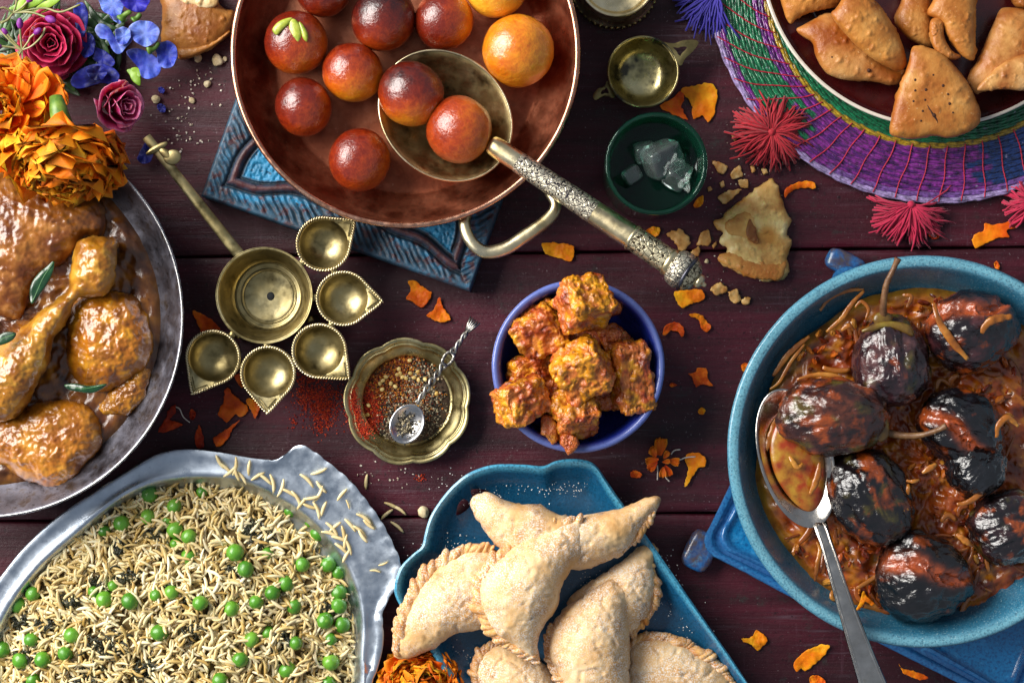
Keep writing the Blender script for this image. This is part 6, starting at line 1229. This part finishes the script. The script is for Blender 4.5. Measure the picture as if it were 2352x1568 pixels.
s1 = sweet_pea('light blue sweet pea flower at the top edge left of the bread', [([(685, -40), (690, 40), (715, 85), (760, 110), (800, 150), (835, 100), (850, 30), (830, -40)], 100), ([(760, 120), (800, 70), (870, 95), (830, 165), (790, 150)], 92)], LB)
s2 = sweet_pea('deep violet blue sweet pea petal at the top edge touching the bread', [([(835, -30), (850, 40), (900, 75), (960, 88), (1010, 60), (1020, -30)], 108)], VB)
s3 = sweet_pea('large pale blue ruffled sweet pea in the middle of the bouquet', [([(655, 215), (690, 170), (750, 190), (800, 260), (850, 230), (900, 200), (920, 250), (870, 330), (815, 375), (770, 340), (740, 280), (690, 265)], 112), ([(890, 190), (940, 152), (1020, 148), (1085, 185), (1102, 240), (1060, 300), (1000, 325), (930, 290), (905, 250)], 118), ([(800, 210), (850, 190), (900, 215), (890, 280), (830, 320), (800, 280)], 124)], LB)
s4 = sweet_pea('blue sweet pea at the right end of the bouquet near the crumbs', [([(1070, 330), (1110, 295), (1165, 288), (1212, 325), (1220, 390), (1195, 450), (1140, 475), (1090, 440), (1080, 380)], 92), ([(870, 360), (920, 335), (1000, 350), (1080, 400), (1112, 450), (1090, 510), (1030, 545), (975, 530), (950, 470), (910, 420)], 84)], ('#2430a0', '#4a62cc', '#7c92e6'))
s5 = sweet_pea('dark blue sweet pea low in the bouquet above the marigolds', [([(490, 570), (530, 500), (600, 455), (700, 440), (790, 475), (830, 530), (790, 590), (700, 570), (600, 600), (530, 610)], 70), ([(600, 480), (690, 455), (740, 500), (700, 550), (630, 545)], 84)], DB)
s6 = sweet_pea('dark blue sweet pea right of the crimson ranunculus', [([(510, 60), (560, 20), (600, 60), (605, 150), (590, 230), (550, 260), (520, 180)], 74), ([(560, 250), (620, 230), (660, 290), (640, 380), (580, 400), (545, 330)], 66), ([(640, 330), (720, 350), (790, 420), (760, 470), (680, 440), (640, 400)], 62)], DB)
for s_, pts in ((s1, [(820, 140), (860, 100), (900, 80)]), (s1, [(915, 150), (945, 120), (965, 95)]), (s3, [(1010, 345), (1060, 330), (1090, 290)])):
    V, F = tube(PP(open_curve(np.array(W(cA, pts)), 12), 112), [9, 11, 11, 9, 7, 6, 6, 6, 6, 6, 5, 4], 10); part('stalk', V, F, M_green, s_)
M_bluedot = petal_mat('blue_petal', [(0, '#c0c0d0'), (1, '#ffffff')])
for pts, z, lab in (([(945, 1080), (975, 1010), (1010, 985), (1050, 1040), (1040, 1100), (1000, 1125), (960, 1115)], 20, 'dark blue petal half under the brass lamp handle'), ([(1085, 610), (1110, 598), (1132, 620), (1120, 642), (1095, 635)], 5, 'tiny blue petal scrap above the pale seed'), ([(1078, 735), (1100, 712), (1135, 730), (1135, 768), (1100, 770)], 6, 'tiny blue petal scrap below the pale seed')):
    V, F, C = ruffled(pts, z, 5, '#1a1f70', '#343cae', '#4a56c8', 5 if z < 10 else 12); V[:, 2] += max(0, 1.5 - V[:, 2].min()); solo('fallen_petal', V, F, M_petal, lab, 'petal', col=C)
# ---- leaves and thin stalks
M_gleaf = mat('green_leaf', [(0, '#0c1f0c'), (.5, '#1d3a14'), (1, '#3f6a20')], sc=1.4, rough=.42, coat=.15, bump=.25, bsc=7)
M_lime = mat('lime_leaf', [(0, '#4a7412'), (.6, '#7fa522'), (1, '#a8c440')], sc=1.5, rough=.42, bump=.2, bsc=7)
def green(label, blades, m, name='leaf_sprig', grp='green leaves in the bouquet'):
    t = thing(name, label, 'leaf', P(*cA(*np.mean(blades[0][0], 0)), blades[0][1] - 8), grp)
    for i, (ln, z, w) in enumerate(blades):
        ln = np.array(ln, float); c = open_curve(np.array(W(cA, ln)), 20); wv = w * np.sin(np.linspace(.08, PI - .02, 20)) ** .8; p = PP(c, z); p[:, 2] += 6 * fbm(p, 40, 2, i); V, F = tube(p, wv, 10, flat=.16); part('blade', V, F, m, t)
    return t
green('bright lime leaf tip above the pink rose', [([(870, 480), (915, 505), (945, 560), (960, 590)], 78, 11), ([(900, 470), (940, 490), (960, 530)], 80, 8)], M_lime)
green('fresh green leaves at the top left corner of the picture', [([(60, 60), (150, 40), (250, 10), (330, -30)], 96, 11), ([(120, 80), (150, 30), (170, -30)], 102, 10), ([(250, 60), (330, 30), (420, -10)], 98, 9), ([(180, 90), (280, 70), (350, 60)], 84, 8)], M_lime)
rg = np.random.default_rng(5)
for k, (lab, cx, cy, n) in enumerate((('dark leaf tangle between the ranunculus and the top edge', 260, 80, 22), ('dark leaf tangle left of the ranunculus at the picture edge', 60, 300, 22), ('dark leaves under the blue sweet peas', 640, 380, 22), ('dark leaves between the ranunculus and the marigolds', 330, 500, 20), ('dark leaves behind the pale blue sweet pea', 700, 150, 14))):
    bl = []
    for i in range(n):
        x, y, a, l = cx + rg.normal(0, 95), cy + rg.normal(0, 55), rg.uniform(0, 2 * PI), rg.uniform(60, 150); b = rg.uniform(-.5, .5)
        bl.append(([(x - l * math.cos(a), y - l * math.sin(a)), (x + b * 30 * math.sin(a), y - b * 30 * math.cos(a)), (x + l * math.cos(a + b), y + l * math.sin(a + b))], rg.uniform(12, 56), rg.uniform(4, 12)))
    green(lab, bl, M_gleaf)
M_stalk = mat('pale_stalk', [(0, '#5c6a38'), (.6, '#93905e'), (1, '#b39a86')], sc=2, rough=.5, bump=.15); M_bud = mat('purple_bud', [(0, '#3f0f52'), (.6, '#7d2488'), (1, '#a455ae')], sc=2.5, rough=.5, bump=.3, bsc=8)
def umbel(label, hub, stalks, z):
    t = thing('wild_flower', label, 'flower', P(*cA(*hub), z - 20), 'purple budded wild flowers')
    for i, (pts, bud) in enumerate(stalks):
        c = open_curve(np.array(W(cA, [hub] + pts)), 16); p = PP(c, z); p[:, 2] += np.linspace(0, 14, 16); V, F = tube(p, np.linspace(2.0, 2.6, 16), 6); part('stalk', V, F, M_stalk, t)
        if bud:
            d = p[-1] - p[-3]; V, F = axis_rev(p[-1] - d * .3, p[-1] + d / np.linalg.norm(d) * bud, [(0, 2), (.15, bud * .24), (.45, bud * .36), (.75, bud * .3), (.93, bud * .16), (1, .5)], 14); V = displace(V, F, 1.0 * fbm(V, 7, 2, i)); part('bud', V, F, M_bud, t)
umbel('thin stalked purple wild flower spreading over the crimson ranunculus', (150, 345), [([(148, 260), (150, 200)], 22), ([(220, 320), (290, 260), (322, 200)], 0), ([(90, 300), (0, 205), (-40, 180)], 0), ([(160, 420), (170, 480), (120, 560)], 26), ([(80, 390), (0, 470), (-30, 490)], 0), ([(200, 290), (215, 265), (250, 240)], 20), ([(90, 330), (20, 325)], 18), ([(110, 300), (60, 240)], 16), ([(60, 420), (20, 400), (70, 480), (105, 495)], 0), ([(130, 400), (140, 420)], 20)], 140)
umbel('thin stalked purple wild flower at the top left corner', (90, 90), [([(40, 60), (10, 70)], 24), ([(150, 60), (200, 20)], 20), ([(220, 90), (330, 130)], 24), ([(60, 140), (20, 170)], 0), ([(120, 20), (110, -40)], 0), ([(300, 60), (420, 90), (560, 40)], 0), ([(40, 150), (-30, 165)], 20)], 118)

# ================================================================ bread scrap
tb = thing('bread_piece', 'torn piece of golden crusty flatbread at the top edge beside the bouquet', 'bread', P(450, 60, 0))
V, F, c = crack_geo(cA, [(1112, -80), (1112, 60), (1110, 180), (1105, 270), (1150, 310), (1215, 345), (1225, 405), (1290, 405), (1390, 365), (1470, 320), (1550, 260), (1585, 200), (1610, 110), (1600, 72), (1540, 60), (1490, 10), (1460, -80)], 14, 44, 12, seed=51, p=2.6, lo='#8a5a24', hi='#c08a48', n=170, rings=18, amp=5); part('crust', V, F, M_cracker, tb, col=c)
V, F, c = crack_geo(cA, [(1190, -60), (1250, 20), (1330, 40), (1400, 62), (1470, 50), (1500, 10), (1460, -70)], 46, 14, 8, seed=52, lo='#cdb98c', hi='#e8dcb8', n=90, rings=12, amp=7); part('crumb_face', V, F, M_cracker, tb, col=c)
V, F, c = crack_geo(cA, [(1225, 330), (1300, 320), (1400, 300), (1500, 255), (1560, 210), (1580, 230), (1480, 315), (1390, 365), (1290, 402), (1232, 398)], 30, 22, 8, seed=53, lo='#8a5420', hi='#b8823e', n=110, rings=12, amp=6); part('folded_edge', V, F, M_cracker, tb, col=c)
M_crumb = mat('pale_crumb', [(0, '#b39a68'), (1, '#e6d8b4')], sc=4, rough=.7, bump=.4, bsc=14)
def lump(f, x, y, r, lab, m=M_crumb, cat='crumb', nm='crumb', z=None, seed=0, grp='loose crumbs on the table'):
    V, F = ball(r, 18, 12); V = displace(V, F, r * .45 * fbm(V, r * 1.1, 3, seed)); V[:, 2] *= .7; p = P(*f(x, y), (r * .6) if z is None else z); solo(nm, V + p, F, m, lab, cat, grp)
lump(cA, 1490, 412, 13, 'largest pale crumb below the flatbread', seed=1); lump(cA, 1358, 402, 9, 'dull crumb left of the largest pale crumb under the flatbread', seed=2); lump(cA, 1070, 682, 10, 'round tan seed between two tiny blue scraps', seed=3); lump(cA, 1422, 578, 8, 'tan crumb in the middle of the white specks', seed=4)
lump(cA, 1316, 690, 7, 'upright white crumb low among the white specks', seed=5); lump(b5, 300, 425, 13, 'pale crumb between the aluminium tray and the turquoise tray', seed=6); lump(cA, 1540, 405, 6, 'small crumb right of the largest pale crumb', seed=7); lump(c3, 820, 1333, 5, 'little tan crumb right of the ladle knob', seed=8)
M_white = island_mat('white_crumbs', [(0, '#b8a890'), (1, '#f0e8da')], .7)
specks('crumbs', [(1300, 650, 130, 90), (1200, 850, 110, 90), (1400, 560, 110, 60), (1320, 960, 90, 60)], 75, cA, lambda q, r: 1.5, (1.4, 4.2), M_white, 'white crumbs sprinkled on the table below the flatbread', 61, CHIP).name = 'white_crumb_scatter'
specks('crumbs', [(1560, 1400, 130, 50), (1700, 1400, 60, 60)], 26, b2, lambda q, r: 1.5, (1.2, 3.4), M_white, 'white crumbs on the table above the turquoise tray', 62, CHIP).name = 'white_crumb_scatter'
specks('crumbs', [(900, 800, 60, 60), (1000, 950, 120, 160), (960, 1350, 90, 90)], 60, c3, lambda q, r: 1.2, (.8, 2.4), M_white, 'fine pastry crumbs round the broken cracker', 63, CHIP).name = 'white_crumb_scatter'

# ================================================================ loose marigold petals
def fallen(f, pts, lab, seed, pal=0, z=4.0, amp=7, rough=.15, grp='loose orange petals', nm='fallen_petal'):
    base = [('#dc5a06', '#f67e08', '#fd9c16'), ('#cc480a', '#ec660a', '#f68418'), ('#ea7c06', '#fa9a0c', '#ffb81e'), ('#8d1e08', '#bc3a10', '#d65218')][pal]
    V, F = pillow(W(f, pts), z, 2.0, 1.4, None, 110, 13, 3, 0, rough=rough, jag=.055, seed=seed); q = V[:, :2]; c = q.mean(0); rr = np.hypot(*(q - c).T) / np.hypot(*(q - c).T).max()
    sz = np.ptp(q, axis=0).max(); V[:, 2] += amp * (.9 * fbm(V * (1, 1, 0), sz * .45, 3, seed) + .8 * rr ** 2); V[:, 2] += (1.2 if z < 20 else z - 3) - V[:, 2].min()
    u = (q - c) @ np.array((math.cos(seed), math.sin(seed))) / (sz + 1); w = np.clip(.5 + 1.1 * u + .9 * fbm(V, sz * .35, 3, seed + 3), 0, 1); col = lerp3(hx(base[0]), hx(base[1]), w * 1.6); col = col + (np.array(hx(base[2])) - col) * np.clip((w - .55) * 2, 0, 1)[:, None]
    solo(nm, V, F, M_petal, lab, 'petal', grp, col=col)
LP = [(c3, [(688, 460), (740, 440), (780, 430), (855, 430), (872, 500), (855, 590), (828, 628), (795, 590), (752, 605), (740, 530)], 'broad orange petal beside the small brass oil dish', 2),
 (c3, [(580, 545), (640, 505), (700, 455), (705, 500), (690, 550), (722, 612), (650, 585)], 'orange petal half behind the green glass rim', 1),
 (c3, [(1213, 1005), (1222, 965), (1285, 930), (1360, 928), (1372, 966), (1320, 958), (1262, 972), (1222, 1008)], 'thin curled orange petal above the broken cracker', 0),
 (c3, [(-20, 1245), (50, 1238), (142, 1258), (128, 1335), (70, 1318), (0, 1298)], 'yellow orange petal right of the carved trivet corner', 2),
 (c3, [(508, 1182), (540, 1158), (580, 1165), (575, 1200), (545, 1212)], 'small yellow petal above the ladle handle', 2),
 (c3, [(650, 1492), (700, 1480), (795, 1478), (802, 1530), (745, 1550), (690, 1572), (665, 1535)], 'ruffled yellow orange petal under the ladle finial', 2),
 (c3, [(750, 1050), (770, 1015), (800, 1000), (800, 1040), (770, 1062)], 'yellow petal scrap behind the lower right of the green glass', 2),
 (c4, [(1678, 1440), (1740, 1410), (1742, 1370), (1800, 1375), (1885, 1362), (1975, 1338), (1935, 1395), (1880, 1412), (1892, 1452), (1790, 1468), (1700, 1515), (1672, 1480)], 'long orange petal between the placemat and the platter', 0),
 (c4, [(1385, 1405), (1420, 1400), (1465, 1450), (1430, 1465), (1395, 1440)], 'dull tan petal scrap below the lower pink tassel', 3),
 (b2, [(272, 262), (340, 285), (410, 330), (462, 395), (400, 420), (330, 400)], 'red orange petal behind the lowest left lamp cup', 1),
 (b2, [(442, 965), (482, 880), (490, 820), (512, 788), (545, 830), (640, 910), (655, 940), (610, 985), (560, 975), (540, 1000), (508, 1028), (465, 1000)], 'large wavy orange petal below the left lamp cups', 1),
 (b2, [(635, 880), (670, 860), (735, 905), (725, 950), (700, 1002), (680, 960)], 'orange petal under the lowest lamp tip', 0),
 (b2, [(32, 1095), (80, 1000), (115, 925), (155, 905), (150, 960), (110, 1010), (205, 1040), (120, 1080)], 'dark red folded petal by the wok rim', 3),
 (b2, [(282, 1130), (300, 1080), (318, 1045), (345, 1140), (346, 1198), (300, 1200)], 'narrow dark orange petal touching the aluminium tray', 3),
 (b2, [(412, 1135), (470, 1095), (600, 1008), (540, 1080), (510, 1145), (460, 1192), (428, 1185)], 'long pointed orange petal above the aluminium tray', 1),
 (b2, [(245, 965), (265, 935), (292, 965), (280, 1005), (255, 1005)], 'small red petal scrap between the folded petal and the wavy one', 3),
 (b2, [(560, 705), (600, 695), (635, 770), (605, 785), (575, 750)], 'red orange petal squeezed between two lamp cups', 1),
 (b2, [(1738, 175), (1772, 120), (1755, 60), (1800, 52), (1860, 95), (1920, 140), (1885, 205), (1845, 238), (1790, 200)], 'curled orange petal between the carved trivet and the cobalt bowl', 0),
 (b2, [(1878, 292), (1930, 250), (1968, 165), (1995, 235), (2048, 315), (1975, 338)], 'pointed orange petal right of the curled one', 0),
 (b3, [(1496, 388), (1530, 375), (1580, 390), (1615, 430), (1642, 468), (1610, 502), (1575, 470), (1560, 420)], 'curved orange petal right of the cobalt bowl top', 0),
 (b3, [(1322, 505), (1345, 455), (1400, 432), (1450, 455), (1466, 500), (1450, 535), (1425, 500), (1380, 490), (1340, 520)], 'bent orange petal close to the cobalt bowl rim', 1),
 (b3, [(1490, 772), (1545, 760), (1550, 735), (1612, 738), (1622, 800), (1650, 852), (1590, 842), (1540, 855), (1520, 800)], 'ragged orange petal alone right of the cobalt bowl', 1),
 (b3, [(1368, 845), (1385, 830), (1418, 845), (1385, 860)], 'tiny red petal flake right of the cobalt bowl', 1),
 (b3, [(1555, 1015), (1580, 990), (1605, 1010), (1590, 1038), (1562, 1035)], 'round yellow orange petal bead between the bowl and the platter', 2),
 (b3, [(1465, 1508), (1490, 1400), (1470, 1350), (1480, 1300), (1550, 1285), (1605, 1320), (1602, 1375), (1560, 1390), (1510, 1460), (1480, 1505)], 'trumpet shaped yellow floret above the turquoise tray corner', 2),
 (b3, [(1115, 1415), (1150, 1405), (1186, 1425), (1175, 1452), (1120, 1450)], 'small square orange petal left of the shredded floret', 1),
 (b7, [(380, 1275), (430, 1270), (465, 1250), (490, 1220), (552, 1270), (540, 1312), (492, 1352), (450, 1315), (400, 1295)], 'heart shaped yellow orange petal between tray and platter', 2),
 (b7, [(722, 1450), (760, 1395), (850, 1330), (958, 1318), (930, 1385), (860, 1450), (808, 1492), (780, 1470), (745, 1485)], 'long yellow orange petal left of the serving spoon handle', 2),
 (b7, [(832, 1525), (880, 1515), (935, 1550), (920, 1600), (850, 1600)], 'orange petal at the bottom edge below the long yellow one', 0)]
for i, (f, pts, lab, pal) in enumerate(LP): fallen(f, pts, lab, i * 3 + 1, pal)
fallen(b7, [(1415, 1435), (1430, 1465), (1520, 1490), (1612, 1530), (1560, 1545), (1480, 1520), (1440, 1490)], 'slim orange petal fallen on the blue trivet', 71, 0, 54, 5)
fallen(b7, [(1138, 1085), (1165, 1030), (1185, 960), (1210, 1000), (1255, 1040), (1240, 1060), (1200, 1035), (1160, 1085)], 'forked yellow petal in the sauce beside the spoon handle', 72, 2, 148, 5)
fallen(b6, [(1930, 160), (1950, 145), (1968, 175), (1960, 200), (1938, 190)], 'small orange petal just above the teal platter rim', 73, 0, 4, 4)
fallen(b6, [(270, 830), (295, 812), (320, 820), (312, 850), (285, 870)], 'orange petal half under the left rim of the teal platter', 74, 0, 4, 4)
# shredded floret: petals, white filaments
sf = thing('shredded_floret', 'shredded orange marigold floret with white filaments above the turquoise tray', 'flower', P(*b3(1310, 1320), 0))
for i, (x, y, an, l) in enumerate([(1300, 1330, 200, 50), (1310, 1310, 95, 66), (1300, 1300, 150, 40), (1330, 1330, 60, 34), (1340, 1370, -60, 44), (1290, 1350, 225, 44), (1330, 1380, -95, 40), (1360, 1340, -15, 42), (1280, 1320, 120, 36), (1320, 1350, 10, 30)]):
    a = math.radians(an); put('petal', MG[i % 6], sf, P(*b3(x, y), 14 + i) - ORG[sf.name], (math.cos(a), math.sin(a), -.1), (.3 * math.sin(i), .3 * math.cos(i), 1), (l * .62, l * .42, l * .5))
M_fil = mat('white_filament', [(0, '#cdbfae'), (1, '#efe6d8')], sc=3, rough=.6, bump=0)
for pts in ([(1290, 1370), (1292, 1420), (1290, 1468)], [(1335, 1400), (1345, 1450), (1370, 1478)], [(1380, 1300), (1400, 1275), (1440, 1268)], [(1430, 1340), (1480, 1320), (1540, 1315)]):
    V, F = tube(PP(open_curve(np.array(W(b3, pts)), 10), 7), 1.5, 6); part('filament', V, F, M_fil, sf)
V, F = tube(PP(open_curve(np.array([b2(150, 920), b2(180, 935), b2(205, 990), b2(250, 1028)]), 14), 6), 1.3, 6); solo('white_filament', V, F, M_fil, 'thin white filament curling from the dark red folded petal', 'filament')
